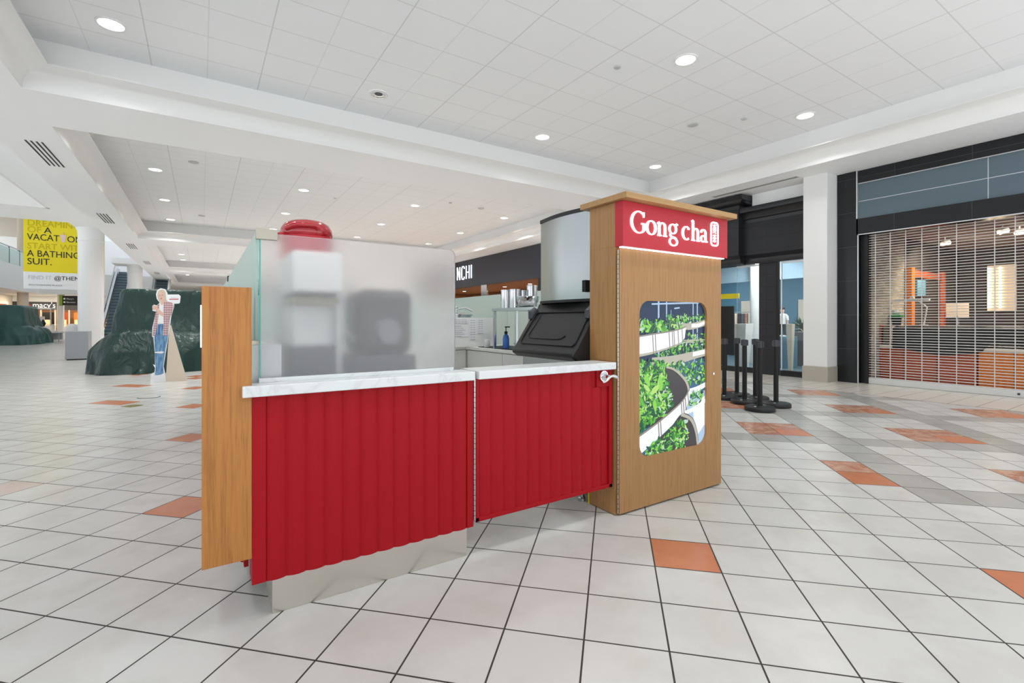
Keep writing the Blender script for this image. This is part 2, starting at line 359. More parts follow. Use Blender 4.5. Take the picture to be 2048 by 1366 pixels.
# ------------------------------------------------------------------ recessed downlights and ceiling fittings
def downlights():
    def proto():
        t = thing('downlight', '', 'ceiling light', (0, 0, ZC))
        mb = MB(); mb.lathe((0, 0, 0), [(.125, 0), (.15, 0), (.15, -.010), (.128, -.014), (.125, 0)], 28, cap=False); mb.build('trim_ring', 'plaster2', t, smooth=True, local=True)
        mb = MB(); mb.cyl((0, 0, -.004), (0, 0, 0), .126, seg=28); mb.build('lens', 'glow_lamp', t, local=True)
        la = bpy.data.lights.new('lamp', 'AREA'); la.shape = 'DISK'; la.size = .22; la.energy = LAMP_W; la.color = (1, .985, .965); la.spread = rad(125)
        lo = bpy.data.objects.new('lamp', la); COL.objects.link(lo); lo.parent = t; lo.location = (0, 0, -.018); return t
    P0 = proto(); first = True; dim = bpy.data.lights.new('lamp_dimmed', 'AREA'); dim.shape = 'DISK'; dim.size = .22; dim.energy = 18; dim.color = (1, .985, .965); dim.spread = rad(125)
    xs = [-.9, 2.3, 5.46, 8.66]; cn = ['leftmost column', 'second column from left', 'third column from left', 'rightmost column']
    rows = [(-2.4, 0), (.85, 0), (4.11, 0), (7.33, 0), (10.6, 1), (13.8, 1), (17.1, 1), (20.3, 1), (24.2, 2), (27.4, 2), (30.6, 2), (33.3, 2), (37.2, 3), (40.6, 3), (44, 3)]
    bay = ['bay above the kiosk', 'second ceiling bay', 'third ceiling bay', 'farthest ceiling bay']
    rn = {}
    for y, b in rows:
        rn[b] = rn.get(b, 0)+1
        for k, x in enumerate(xs):
            if (k, y) == (1, 7.33): continue
            lab = f'lit round downlight, {cn[k]}, row {rn[b]} counted away, {bay[b]}'
            lab = lab.replace('row 1 counted away', 'nearest row').replace('row 2 counted away', 'second row').replace('row 3 counted away', 'third row').replace('row 4 counted away', 'farthest row')
            if first: P0.location = (x, y, ZC); P0['label'] = lab; P0['group'] = 'recessed downlights'; first = False
            else: dup(P0, (x, y, ZC), None, lab, 'recessed downlights')
    for o in list(COL.objects):
        if o.type == 'LIGHT' and o.parent and o.parent.location.y < 9: o.data = dim
    t = thing('downlight', 'unlit round downlight with dark chrome reflector, above the frosted glass screen', 'ceiling light', (2.3, 7.33, ZC), group='recessed downlights')
    mb = MB(); mb.lathe((0, 0, 0), [(.105, 0), (.15, 0), (.15, -.012), (.105, -.012)], 28, cap=False); mb.build('trim_ring', 'plaster2', t, smooth=True, local=True)
    mb = MB(); mb.lathe((0, 0, 0), [(.128, -.014), (.124, -.013), (.09, -.003), (.05, -.002)], 28, cap=False); mb.build('reflector', 'chrome', t, smooth=True, local=True)
    mb = MB(); mb.cyl((0, 0, -.002), (0, 0, -.004), .06, seg=20); mb.build('bulb', 'dark_grey', t, local=True)
    for x, y, r, lb in [(4.82, 4.74, .05, 'small white smoke detector, nearest one in the bay above the kiosk'), (7.38, 5.4, .09, 'round ceiling speaker with beige ring between two downlights'),
                       (7.9, 4.75, .05, 'small white smoke detector beside the round ceiling speaker'),
                       (-.15, 12.7, .1, 'round grey ceiling speaker in the second bay, nearest its left edge'), (.0, 19.0, .1, 'round grey ceiling speaker in the second bay, toward its far edge'),
                       (7.3, 13.0, .1, 'round grey ceiling speaker in the second bay, nearest the right shops'), (6.2, 12.9, .05, 'small white sprinkler plate in the second bay, right half'),
                       (3.2, 14.2, .04, 'small dark ceiling sprinkler in the second bay above the kiosk')]:
        mb = MB(); mb.lathe((x, y, ZC), [(r, 0), (r, -.012), (r*.8, -.022), (r*.3, -.024)], 20)
        tag(mb.build('speaker_cover' if r > .06 else 'smoke_detector', 'grey_plastic', smooth=True), lb, 'ceiling fitting')
    for k, y in enumerate((11.4, 17.6, 23.6, 29.8, 36)):
        t = thing('air_vent', ['nearest slotted air vent in the white soffit left of the coffers', 'second slotted air vent along the left soffit', 'third slotted air vent along the left soffit', 'fourth slotted air vent along the left soffit, small in the distance', 'farthest slotted air vent along the left soffit'][k], 'air vent', (-2.27, y, ZS), group='slotted vents in the left soffit')
        for q in range(4):
            mb = MB(); mb.box(-.11+q*.065, -.085+q*.065, -.75, .75, -.004, .001); mb.build('slot', 'black', t, local=True)
    mb = MB(); mb.box(9.98, 10.1, 4.9, 6.8, ZS-.004, ZS+.001, 0); mb.box(10.03, 10.05, 4.92, 6.78, ZS-.006, ZS, 1)
    tag(mb.build('air_vent', ['grey_plastic', 'black']), 'long narrow air slot in the soffit above the black storefront', 'air vent')
downlights()

# ------------------------------------------------------------------ kiosk
def fluted(x0, x1, z0, z1, y, n_, amp, thick=.012):
    """convex vertical flutes between flat margins, facing -y"""
    mb = MB(); mb.box(x0, x1, y, y+thick, z0, z1)
    px = (x1-x0)/n_; pts = []
    for k in range(n_):
        for q in range(9):
            t = q/8; pts.append((x0+px*(k+t), y-.002-amp*math.sin(PI*t)**.8))
    rows = [[(p[0], p[1], z) for p in pts] for z in (z0, z1)]
    mb.sheet(rows)
    mb.add([(p[0], p[1], z0) for p in pts]+[(p[0], y+.001, z0) for p in pts], [(k, k+1, len(pts)+k+1, len(pts)+k) for k in range(len(pts)-1)])
    mb.add([(p[0], p[1], z1) for p in pts]+[(p[0], y+.001, z1) for p in pts], [(k, k+1, len(pts)+k+1, len(pts)+k) for k in range(len(pts)-1)])
    return mb

t = thing('front_counter', 'red fluted kiosk counter front with white marble top and steel kick plate', 'counter', (.64, 2.3, 0))
box(.242, 1.137, 2.172, 2.39, 0, .235).build('kick_plate', 'steel_kick', t, bevel=.002)
mb = MB(); mb.box(.166, 1.150, 2.142, 2.232, .165, .902); mb.build('carcass', 'red', t)
mb = fluted(.215, 1.118, .160, .902, 2.138, 12, .011)
mb.box(.166, .215, 2.130, 2.142, .160, .902); mb.box(1.118, 1.152, 2.130, 2.142, .160, .902)
mb.build('fluted_panel', 'red', t)
box(.131, 1.147, 2.098, 2.2335, .903, .947).build('worktop', 'marble', t, bevel=.004)
box(.196, 1.075, 2.196, 2.222, .947, .965).build('glass_channel', 'marble', t, bevel=.001, label='low marble upstand holding the glass')

t = thing('side_wall', 'low white marble upstand running back from the counter under the mint glass', 'counter', (.23, 3, 0))
mb = MB(); mb.box(.168, .285, 2.235, 6.6, .235, 1.10); mb.build('upstand', 'marble', t, bevel=.002)
mb = MB(); mb.box(.172, .21, 2.25, 6.6, 1.10, 1.118); mb.build('metal_channel', 'nickel', t)
fl = MB(); fl.box(.150, .1665, 2.305, 6.5, .16, .9); 
for k in range(50): fl.cyl((.152, 2.37+k*.082, .16), (.152, 2.36+k*.082, .9), .012, seg=8)
fl.build('fluted_side_panel', 'red', t)

t = thing('glass_screen', 'frosted glass screen with rounded corner standing on the red counter', 'glass screen', (.63, 2.205, .965))
r_ = .03; x0, x1, z0, z1 = .203, 1.086, .965, 1.562
pts = [(x0, 2.203, z0), (x1, 2.203, z0)]+[(x1-r_+r_*math.cos(a), 2.203, z1-r_+r_*math.sin(a)) for a in [PI/2*k/8 for k in range(9)]]+[(x0, 2.203, z1)]
mb = MB(); mb.prism(pts, (0, .010, 0)); mb.build('pane', 'frost', t)
mb = MB(); mb.box(.1975, .2025, 2.2025, 2.2135, .967, 1.56); mb.build('glass_edge', 'glass_edge', t)
mb = MB(); mb.box(.185, .265, 2.196, 2.220, 1.535, 1.58); mb.build('corner_clamp', 'nickel', t, bevel=.002, label='brushed nickel corner clamp')
t = thing('glass_screen', 'long mint tinted frosted glass screen running back behind the wooden post', 'glass screen', (.2, 4, 1.118))
for k, (a, b) in enumerate([(2.225, 4.62), (4.64, 6.6)]):
    box(.186, .196, a, b, 1.118, 1.562).build('pane', 'mint_frost', t)
box(.180, .202, 4.60, 4.66, 1.53, 1.575).build('clamp', 'black', t)

# swing gate
t = thing('swing_gate', 'red fluted swing gate with marble top between counter and oak tower', 'gate', (1.16, 2.14, 0))
mb = MB(); mb.box(1.166, 2.122, 2.142, 2.175, .178, .904)
mb.box(1.166, 2.122, 2.128, 2.142, .178, .20); mb.box(2.095, 2.122, 2.128, 2.142, .178, .904); mb.box(1.166, 1.185, 2.128, 2.142, .178, .904)
mb.box(1.995, 2.122, 2.131, 2.142, .80, .904)
mb.build('door_frame', 'red', t, bevel=.002)
w_ = (2.04-1.185)/11
mb = fluted(1.185, 1.185+10*w_, .20, .903, 2.141, 10, .010); k0 = fluted(1.185+10*w_, 2.04, .20, .80, 2.141, 1, .010); mb.add(k0.v, k0.f)
mb.build('fluted_panel', 'red', t)
box(1.168, 2.126, 2.098, 2.30, .905, .947).build('worktop', 'marble', t, bevel=.004)
mb = MB()
for k in range(30): mb.cyl((1.158, 2.127, .165+k*.026), (1.158, 2.127, .189+k*.026), .0055, seg=10)
mb.build('piano_hinge', 'steel', t, smooth=True)
h = MB(); h.cyl((2.045, 2.131, .866), (2.045, 2.118, .866), .033, seg=28); h.cyl((2.045, 2.118, .866), (2.045, 2.112, .866), .028, .018, seg=28)
hd = h.build('door_handle', 'chrome', t, smooth=True, bevel=.001, label='polished chrome lever handle')
h = MB(); h.cyl((2.045, 2.113, .866), (2.045, 2.075, .866), .011, seg=14)
h.tube(smoothline([(1.985, 2.07, .838), (2.005, 2.066, .842), (2.045, 2.070, .866), (2.075, 2.068, .868), (2.10, 2.07, .860)], 6), [.005]+[.0065]*7+[.009]*9+[.012]*7+[.009], 10)
o = h.build('lever', 'chrome', t, smooth=True); M_off = Vector(t.location)
o.parent = hd

# wooden display post
t = thing('display_post', 'tall oak display post with lit panel hanging beside the red counter', 'display post', (.08, 2.15, .26))
mb = MB(); mb.box(.0, .165, 2.125, 2.135, .268, 1.331); mb.build('front_board', 'oak_post', t, bevel=.001)
box(.004, .148, 2.135, 2.30, .275, 1.325).build('casing', 'grey_plastic', t)
box(-.004, .004, 2.15, 2.29, 1.10, 1.26).build('lit_panel', 'glow_white', t)
box(.155, .167, 2.27, 2.30, .92, 1.09).build('mounting_bracket', 'black', t)

# ------------------------------------------------------------------ oak sign tower
def ribbon(mb, pts, thick, thin, o, ux, uz, d, m=0, closed=False, flat=None):
    """pen stroke: thick where it runs vertically, thin where it runs across; raised from the plane by d"""
    P = [Vector((p[0], p[1], 0)) for p in pts]; n_ = len(P); L = []; R = []
    ux = Vector(ux); uz = Vector(uz); un = ux.cross(uz); o = Vector(o)
    for i in range(n_):
        a = P[(i-1) % n_] if closed else P[max(i-1, 0)]; b = P[(i+1) % n_] if closed else P[min(i+1, n_-1)]
        t_ = (b-a).normalized(); w = flat if flat else thin+(thick-thin)*abs(t_.y)**1.6
        q = Vector((-t_.y, t_.x, 0))*(w/2); L.append(P[i]+q); R.append(P[i]-q)
    def W3(p, k): return o+ux*p.x+uz*p.y+un*k
    vs_ = []
    for i in range(n_): vs_ += [W3(L[i], 0), W3(R[i], 0), W3(R[i], d), W3(L[i], d)]
    fs = []
    for i in range(n_ if closed else n_-1):
        a = 4*i; b = 4*((i+1) % n_)
        fs += [(a+k, a+(k+1) % 4, b+(k+1) % 4, b+k) for k in range(4)]
    if not closed: fs += [(3, 2, 1, 0), (4*n_-4, 4*n_-3, 4*n_-2, 4*n_-1)]
    mb.add(vs_, fs, m)
def arc(cx, cy, rx, ry, a0, a1, n_=22): return [(cx+rx*math.cos(rad(a0+(a1-a0)*k/n_)), cy+ry*math.sin(rad(a0+(a1-a0)*k/n_))) for k in range(n_+1)]
def gong_cha(mb, o, ux, uz, d):
    """o = start of the baseline; metres"""
    K = dict(o=o, ux=ux, uz=uz, d=d)
    def R(p, th=.021, tn=.007, **k): ribbon(mb, p, th, tn, **K, **k)
    def S(x0, x1, z, w=.006): ribbon(mb, [(x0, z), (x1, z)], .006, .006, **K, flat=w)
    H_, X_ = .139, .090
    # G
    R(arc(.073, .067, .064, .066, 48, 326)); R([(.119, .000+.022), (.119, .058)], .022); S(.094, .139, .060, .008)
    R([(.116, .100), (.119, .132)], .009); R([(.107, .010), (.119, .028)], .012, .010)
    # o
    R(arc(.186, .045, .040, .043, 0, 360)[:-1], .021, .006, closed=True)
    # n
    R([(.262, .003), (.262, .086)]); R([(.244, .080), (.262, .088)], .012, .010); S(.244, .282, .004, .008)
    R(arc(.291, .062, .026, .024, 150, 0, 12)+[(.317, .003)], .021, .007); S(.300, .336, .004, .008)
    # g
    R(arc(.394, .058, .033, .031, 0, 360)[:-1], .018, .006, closed=True); R([(.415, .078), (.430, .094), (.445, .088)], .010, .009)
    R(smoothline([(.375, .030, 0), (.368, .016, 0), (.385, .006, 0), (.420, .000, 0), (.436, -.018, 0)], 5), .012, .012)
    R(arc(.400, -.025, .038, .025, 20, 380)[:-1], .014, .008, closed=True)
    # c
    R(arc(.533, .045, .037, .043, 52, 308)); R([(.556, .070), (.556, .082)], .016, .014)
    # h
    R([(.604, .003), (.604, .136)]); R([(.588, .132), (.604, .139)], .010, .009); S(.588, .624, .004, .008)
    R(arc(.632, .062, .025, .024, 155, 0, 12)+[(.657, .003)], .021, .007); S(.642, .676, .004, .008)
    # a
    R(arc(.717, .066, .024, .021, 165, 0, 12)+[(.741, .018), (.750, .006), (.764, .006)], .020, .007)
    R(arc(.715, .024, .024, .021, 20, 330)+[(.741, .016)], .016, .007); R([(.695, .066), (.695, .074)], .015, .013)
    # seal frame
    c = []
    for cx, cz, a0 in ((.862, .128, 0), (.828, .128, 90), (.828, .010, 180), (.862, .010, 270)):
        c += [(cx+.022*math.cos(rad(a0+q*15)), cz+.022*math.sin(rad(a0+q*15))) for q in range(7)]
    ribbon(mb, c, .011, .011, closed=True, flat=.010, **K)
    F = lambda p, w=.0034: ribbon(mb, p, w, w, flat=w, **K)
    # two seal characters, upper and lower
    F([(.828, .132), (.862, .132)]); F([(.845, .138), (.845, .121)]); F([(.832, .121), (.860, .121)])
    F([(.833, .113), (.857, .113), (.857, .090), (.833, .090), (.833, .113)]); F([(.833, .1055), (.857, .1055)], .0026); F([(.833, .098), (.857, .098)], .0026)
    F([(.839, .088), (.831, .076)]); F([(.851, .088), (.857, .074), (.861, .076)])
    F([(.828, .060), (.862, .060)]); F([(.838, .066), (.838, .055)]); F([(.852, .066), (.852, .055)])
    F([(.845, .053), (.829, .040)]); F([(.845, .053), (.861, .040)]); F([(.833, .036), (.857, .036)]); F([(.845, .047), (.845, .010)])
    F([(.842, .030), (.829, .016)]); F([(.848, .030), (.861, .016)])

TW = thing('sign_tower', 'tall oak tower with red illuminated sign and backlit tea leaf picture', 'sign tower', (2.66, 2.2, 0))
mb = MB()
mb.box(2.134, 3.19, 2.118, 2.345, 0.004, 1.66); mb.box(2.134, 3.19, 2.118, 2.345, 1.66, 1.93)
mb.build('carcass', 'oak', TW, bevel=.001)
# front door panel with rounded window opening
def door_panel():
    x0, x1, z0, z1 = 2.150, 3.190, .012, 1.648; a0, a1, b0, b1 = 2.328, 3.022, .330, 1.330; r = .085; y = 2.096
    inner = []
    for cx, cz, s0 in ((a1-r, b1-r, 0), (a0+r, b1-r, 90), (a0+r, b0+r, 180), (a1-r, b0+r, 270)):
        inner += [(cx+r*math.cos(rad(s0+q*11.25)), cz+r*math.sin(rad(s0+q*11.25))) for q in range(9)]
    outer = []
    for k, (x, z) in enumerate(inner):
        cx, cz = (a0+a1)/2, (b0+b1)/2; q = k//9
        ex, ez = (x1, z1) if q == 0 else (x0, z1) if q == 1 else (x0, z0) if q == 2 else (x1, z0)
        f = (k % 9)
        if f == 4: outer.append((ex, ez))
        elif q == 0: outer.append((ex, z) if f < 4 else (x, ez))
        elif q == 1: outer.append((x, ez) if f < 4 else (ex, z))
        elif q == 2: outer.append((ex, z) if f < 4 else (x, ez))
        else: outer.append((x, ez) if f < 4 else (ex, z))
    n_ = len(inner); mb = MB()
    for yy, flip in ((y, 0), (y+.020, 1)):
        mb.add([(p[0], yy, p[1]) for p in outer]+[(p[0], yy, p[1]) for p in inner], [(k, (k+1) % n_, n_+(k+1) % n_, n_+k) for k in range(n_)])
    for L in (outer, inner):
        mb.add([(p[0], y, p[1]) for p in L]+[(p[0], y+.020, p[1]) for p in L], [(k, (k+1) % n_, n_+(k+1) % n_, n_+k) for k in range(n_)])
    return mb, inner
dp, inner = door_panel()
D_ = dp.build('door', 'oak', TW)
mb = MB()
ring = inner; n_ = len(ring); cx_, cz_ = 2.675, .83
mb.add([(p[0], 2.094, p[1]) for p in ring]+[(p[0]+(.006 if p[0] < cx_ else -.006), 2.0935, p[1]+(.006 if p[1] < cz_ else -.006)) for p in ring]+[(p[0]+(.006 if p[0] < cx_ else -.006), 2.104, p[1]+(.006 if p[1] < cz_ else -.006)) for p in ring],
       [(k, (k+1) % n_, n_+(k+1) % n_, n_+k) for k in range(n_)]+[(n_+k, n_+(k+1) % n_, 2*n_+(k+1) % n_, 2*n_+k) for k in range(n_)])
mb.build('window_rim', 'white_plastic', D_, label='thin white rim around the picture').parent = D_
mb = MB(); mb.cyl((3.091, 2.097, .821), (3.091, 2.087, .821), .009, seg=16); mb.build('lock', 'chrome', TW)
mb = MB()
for k in range(54): mb.cyl((2.142, 2.1, .02+k*.030), (2.142, 2.1, .047+k*.030), .0045, seg=8)
mb.build('piano_hinge', 'steel', TW, smooth=True)
box(2.098, 3.222, 1.990, 2.40, 1.932, 1.967).build('cap', 'oak_cap', TW, bevel=.001)
box(2.134, 3.20, 2.052, 2.118, 1.655, 1.931).build('sign_box', 'red_sign', TW, bevel=.001)
mb = MB(); gong_cha(mb, (2.197, 2.0518, 1.745), (1, 0, 0), (0, 0, 1), .006); mb.build('sign_lettering', 'glow_white', TW, label='glowing white lettering Gong cha with framed seal')
mb = MB(); mb.box(2.142, 3.185, 2.068, 2.090, 1.649, 1.6548); mb.build('led_strip', 'glow_led', TW)

# backlit tea picture
def tea_picture():
    rn = random.Random(3)
    greens = [(.05, .30, .04), (.12, .52, .06), (.30, .78, .10), (.55, .9, .22), (.02, .13, .06), (.62, .82, .72)]
    mats = [mat('picture_night_blue', (0, 0, 0), .3, emit=(.012, .035, .085), es=1), mat('picture_white', (0, 0, 0), .3, emit=(.86, .9, 1), es=1.15), mat('picture_straw', (0, 0, 0), .3, emit=(.52, .50, .42), es=1),
            mat('picture_shadow', (0, 0, 0), .3, emit=(.06, .055, .06), es=1), mat('picture_pale_blue', (0, 0, 0), .3, emit=(.42, .58, .78), es=1.1), mat('picture_cane', (0, 0, 0), .3, emit=(.30, .27, .22), es=1)]
    mats += [mat('picture_leaf', (0, 0, 0), .3, emit=g, es=.9) for g in greens]
    mats.append(mat('picture_mid_blue', (0, 0, 0), .3, emit=(.05, .14, .27), es=1)); mats.append(mat('picture_dark_teal', (0, 0, 0), .3, emit=(.01, .05, .05), es=1))
    X0, Z0, Wd, Hd = 2.322, .322, .706, 1.014
    mb = MB(); lay = [2.1145]
    def poly(pts, m, adv=True):
        """u from left 0..1, v from top 0..1"""
        if adv: lay[0] -= 4e-6
        y = lay[0]; q = [(X0+max(0, min(1, u))*Wd, y, Z0+Hd*(1-max(0, min(1, v)))) for u, v in pts]
        mb.add(q, [tuple(range(len(q)))], m)
    def leaves(n_, reg, s0, s1, mix=(6, 6, 7, 7, 8, 8, 9, 10, 10, 10, 13, 11), edge=None):
        for k in range(n_):
            for _ in range(40):
                u = rn.uniform(*reg[0]); v = rn.uniform(*reg[1])
                if edge is None or edge(u, v): break
            else: continue
            a = rn.uniform(0, 2*PI); L = rn.uniform(s0, s1); w = L*rn.uniform(.22, .45); ca, sa = math.cos(a), math.sin(a); asp = Hd/Wd
            pts = []
            for t_ in (0, .3, .6, 1, .6, .3): pass
            for tx, ty in ((0, 0), (.2, .8), (.5, 1), (.8, .6), (1, 0), (.75, -.7), (.45, -1), (.15, -.7)):
                lx = (tx-.5)*L; ly = ty*w*.5; pts.append((u+(lx*ca-ly*sa), v+(lx*sa+ly*ca)/asp))
            m = rn.choice(mix); poly(pts, m)
            if L > .09: poly([(u-ca*L*.45, v-sa*L*.45/asp), (u+ca*L*.4-sa*.004, v+sa*L*.4/asp+.003), (u+ca*L*.4, v+sa*L*.4/asp)], 9)
    def band(top, bot, m): poly(top+list(reversed(bot)), m)
    S = lambda p, k=5: [(q.x, q.y) for q in smoothline([(a, b, 0) for a, b in p], k)]
    poly([(0, 0), (1, 0), (1, 1), (0, 1)], 0)
    poly([(0, .4), (1, .4), (1, 1), (0, 1)], 12); poly([(.7, .68), (1, .62), (1, 1), (.75, 1)], 4); poly([(.8, .72), (1, .66), (1, .86), (.84, .95)], 1)
    for u, w, v0, v1 in ((.285, .022, 0, .43), (.40, .016, 0, .43), (.80, .014, 0, .33), (.865, .016, 0, .33), (.47, .006, .06, .2), (.82, .012, .33, .46)): poly([(u, v0), (u+w, v0), (u+w, v1), (u, v1)], 4)
    poly([(.2, .02), (.9, .0), (.9, .012), (.2, .03)], 4); poly([(.52, .045), (.6, .04), (.6, .05), (.52, .055)], 4)
    leaves(120, ((.4, 1), (.095, .15)), .02, .06)
    band(S([(.5, .14), (.75, .150), (1, .125)]), S([(.5, .18), (.75, .195), (1, .168)]), 2); band(S([(.78, .155), (.9, .15), (1, .132)]), S([(.78, .18), (.9, .175), (1, .155)]), 1)
    leaves(50, ((.7, 1), (.22, .27)), .02, .05); band([(.66, .262), (1, .262)], [(.66, .285), (1, .285)], 2)
    leaves(260, ((.18, 1), (.27, .36)), .02, .06)
    band(S([(.2, .37), (.5, .365), (.8, .345), (1, .33)]), S([(.2, .42), (.5, .43), (.8, .40), (1, .38)]), 2); band(S([(.8, .35), (1, .335)]), S([(.8, .38), (1, .365)]), 1)
    leaves(300, ((.4, 1), (.41, .57)), .02, .07)
    band(S([(.72, .60), (.85, .59), (1, .565)]), S([(.72, .64), (.85, .63), (1, .60)]), 1)
    leaves(120, ((.66, .95), (.62, .72)), .02, .06)
    band(S([(.6, .75), (.8, .73), (1, .68)]), S([(.6, .775), (.8, .76), (1, .71)]), 1)
    # top tray
    leaves(110, ((0, .62), (.135, .20)), .04, .13)
    band(S([(0, .235), (.2, .220), (.45, .205), (.62, .185), (.69, .17)]), S([(0, .36), (.2, .345), (.4, .32), (.58, .29), (.67, .25)]), 1)
    band(S([(0, .228), (.2, .214), (.45, .198), (.62, .180), (.69, .168)]), S([(0, .238), (.2, .224), (.45, .208), (.62, .19), (.69, .176)]), 5)
    band(S([(0, .345), (.2, .332), (.4, .31), (.6, .28)]), S([(0, .362), (.2, .347), (.4, .322), (.6, .292)]), 2)
    for u, a, b in ((.2, .215, .345), (.235, .213, .342), (.43, .205, .315), (.475, .2, .308), (.5, .198, .305), (.56, .19, .30), (.62, .18, .28)): poly([(u, a), (u+.012, a), (u+.025, b), (u+.013, b)], 5)
    # middle tray
    poly(S([(0, .43), (.3, .425), (.5, .45), (.68, .53), (.74, .60), (.72, .68), (.6, .74), (.3, .80), (0, .82)]), 3)
    band(S([(.3, .425), (.5, .447), (.68, .525), (.745, .60), (.73, .68)]), S([(.3, .437), (.49, .46), (.655, .535), (.715, .605), (.70, .67)]), 2)
    leaves(900, ((0, .56), (.39, .84)), .03, .095, edge=lambda u, v: u < .36+.5*(v-.42) and v < .845-.30*u)
    leaves(16, ((0, .42), (.5, .78)), .11, .17, (7, 8, 8, 9))
    band(S([(0, .865), (.25, .80), (.48, .73), (.64, .67), (.735, .60)]), S([(0, .985), (.25, .905), (.48, .825), (.64, .76), (.74, .67)]), 1)
    band(S([(0, .858), (.25, .792), (.48, .722), (.64, .662), (.735, .592)]), S([(0, .87), (.25, .805), (.48, .735), (.64, .675), (.74, .605)]), 5)
    for u, a, b in ((.27, .79, .90), (.30, .78, .895), (.60, .68, .78), (.63, .665, .76), (.66, .65, .74), (.70, .62, .70)): poly([(u, a), (u+.014, a-.004), (u+.03, b), (u+.016, b+.004)], 5)
    # bottom tray
    poly(S([(.05, 1.0), (.25, .91), (.45, .84), (.62, .76), (.78, .80), (.86, .90), (.88, 1.0)]), 3)
    band(S([(.62, .755), (.77, .80), (.85, .89), (.88, 1.0)]), S([(.60, .775), (.74, .815), (.82, .90), (.85, 1.0)]), 2)
    leaves(230, ((.1, .7), (.80, 1)), .03, .10, edge=lambda u, v: v > .985-.30*u)
    return mb, mats
mb, mats = tea_picture()
mb.build('backlit_picture', mats, TW, label='backlit picture of bamboo trays with green tea leaves', fix=False)

# ------------------------------------------------------------------ ice machine
t = thing('ice_machine', 'tall stainless ice machine with black sloping lid behind the gate', 'ice machine', (2.4, 2.7, 0))
box(2.09, 2.80, 2.37, 3.06, .15, .96).build('bin', 'steel', t, bevel=.004)
mb = MB()
sec = [(2.28, 1.345), (2.24, 1.335), (2.225, 1.30), (2.20, 1.285), (2.02, 1.02), (1.985, .985), (1.99, .962), (2.03, .935), (2.09, .93), (2.80, .93), (2.80, 1.345)]
for k, (a, b) in enumerate([(2.35, 3.06)]): mb.prism([(p[0], a, p[1]) for p in sec], (0, b-a, 0))
mb.build('lid_body', 'black_plastic', t, bevel=.012, smooth=True)
nrm = Vector((-.265, 0, .18)).normalized()
def lid_pt(s, y, h=0): return Vector((2.02+.18*s, y, 1.02+.265*s))+nrm*h
mb = MB(); L = [(.05, 2.40), (.05, 2.99), (.12, 3.01), (.86, 3.0), (.92, 2.97), (.92, 2.42), (.86, 2.39), (.12, 2.38)]
mb.tube([lid_pt(*p, .004) for p in L+[L[0]]], .005, 6)
L = [(.30, 2.52), (.22, 2.55), (.20, 2.60), (.20, 2.88), (.22, 2.93), (.30, 2.95), (.85, 2.93)]
mb.tube([lid_pt(*p, .002) for p in L], .004, 6); mb.build('lid_rib', 'black_plastic', t, smooth=True)
mb = MB(); mb.tube([lid_pt(1.0, 3.035, .0), lid_pt(.86, 3.04, .012), lid_pt(.74, 3.04, 0)], [.03, .035, .02], 12); mb.tube([lid_pt(1.0, 2.39, .0), lid_pt(.86, 2.385, .012), lid_pt(.74, 2.385, 0)], [.03, .035, .02], 12)
mb.build('lid_hinge', 'dark_grey', t, smooth=True)
mb = MB(); n_ = 10
front = [(2.235-.035*math.sin(PI*k/n_), 2.44+(3.02-2.44)*k/n_) for k in range(n_+1)]
mb.prism([(x, y, 1.352) for x, y in front]+[(2.80, 3.02, 1.352), (2.80, 2.44, 1.352)], (0, 0, .61)); mb.build('ice_head', 'steel', t, smooth=True)
mb = MB(); front2 = [(x-.006, y+(.004 if k == n_ else 0)) for k, (x, y) in enumerate(front)]
mb.prism([(x, y, 1.962) for x, y in front2]+[(2.80, 3.024, 1.962), (2.80, 2.44, 1.962)], (0, 0, .026)); mb.prism([(x, y, 1.335) for x, y in front2]+[(2.80, 3.024, 1.335), (2.80, 2.44, 1.335)], (0, 0, .02))
mb.build('head_trim', 'black_plastic', t, smooth=True)
for x, y in ((2.13, 2.42), (2.13, 3.0), (2.74, 2.42), (2.74, 3.0)):
    mb = MB(); mb.lathe((x, y, 0), [(.026, 0), (.026, .02), (.018, .03), (.018, .16)], 16); mb.build('leg', 'steel', t, smooth=True)
box(2.195, 2.235, 2.455, 2.49, 1.40, 1.48).build('control_switch', 'black', t)

tag(box(2.136, 2.142, 2.352, 2.366, 0, .20).build('caution_tape', mat('caution_yellow', (.75, .6, .02), .5)), 'short yellow strip standing at the back foot of the oak tower', 'strip')

# ------------------------------------------------------------------ kiosk interior
def cabinet_run(name, x0, x1, y0, y1, lab, top='cabinet', doors=(), face='x-'):
    t = thing(name, lab, 'cabinet', ((x0+x1)/2, (y0+y1)/2, 0))
    box(x0+.03, x1, y0, y1, .08, .868).build('body', 'cabinet', t, bevel=.002); box(x0+.07, x1, y0+.02, y1-.02, 0, .08).build('plinth', 'steel_kick', t)
    box(x0, x1+.01, y0-.012, y1, .868, .90).build('worktop', top, t, bevel=.003)
    for k, (a, b) in enumerate(doors):
        if face == 'x-': box(x0+.012, x0+.03, a+.004, b-.004, .10, .86).build('door', 'cabinet', t, bevel=.002)
        else: box(a+.004, b-.004, y0-.014, y0, .10, .855).build('door', 'cabinet', t, bevel=.002)
    return t
cabinet_run('base_cabinet', 2.60, 3.15, 3.35, 4.98, 'light grey base cabinet along the right side, beside the ice machine', doors=((3.35, 4.2), (4.2, 4.98)))
cabinet_run('base_cabinet', 1.2, 3.15, 5.0, 5.6, 'light grey base cabinet across the back of the kiosk', doors=((1.2, 1.9), (1.9, 2.6)), face='y-')
cabinet_run('base_cabinet', .62, 1.12, 2.42, 2.92, 'light grey base cabinet under the dark machine behind the frosted screen')
cabinet_run('base_cabinet', .29, .605, 2.42, 4.3, 'light grey base cabinet along the mint glass inside the kiosk')
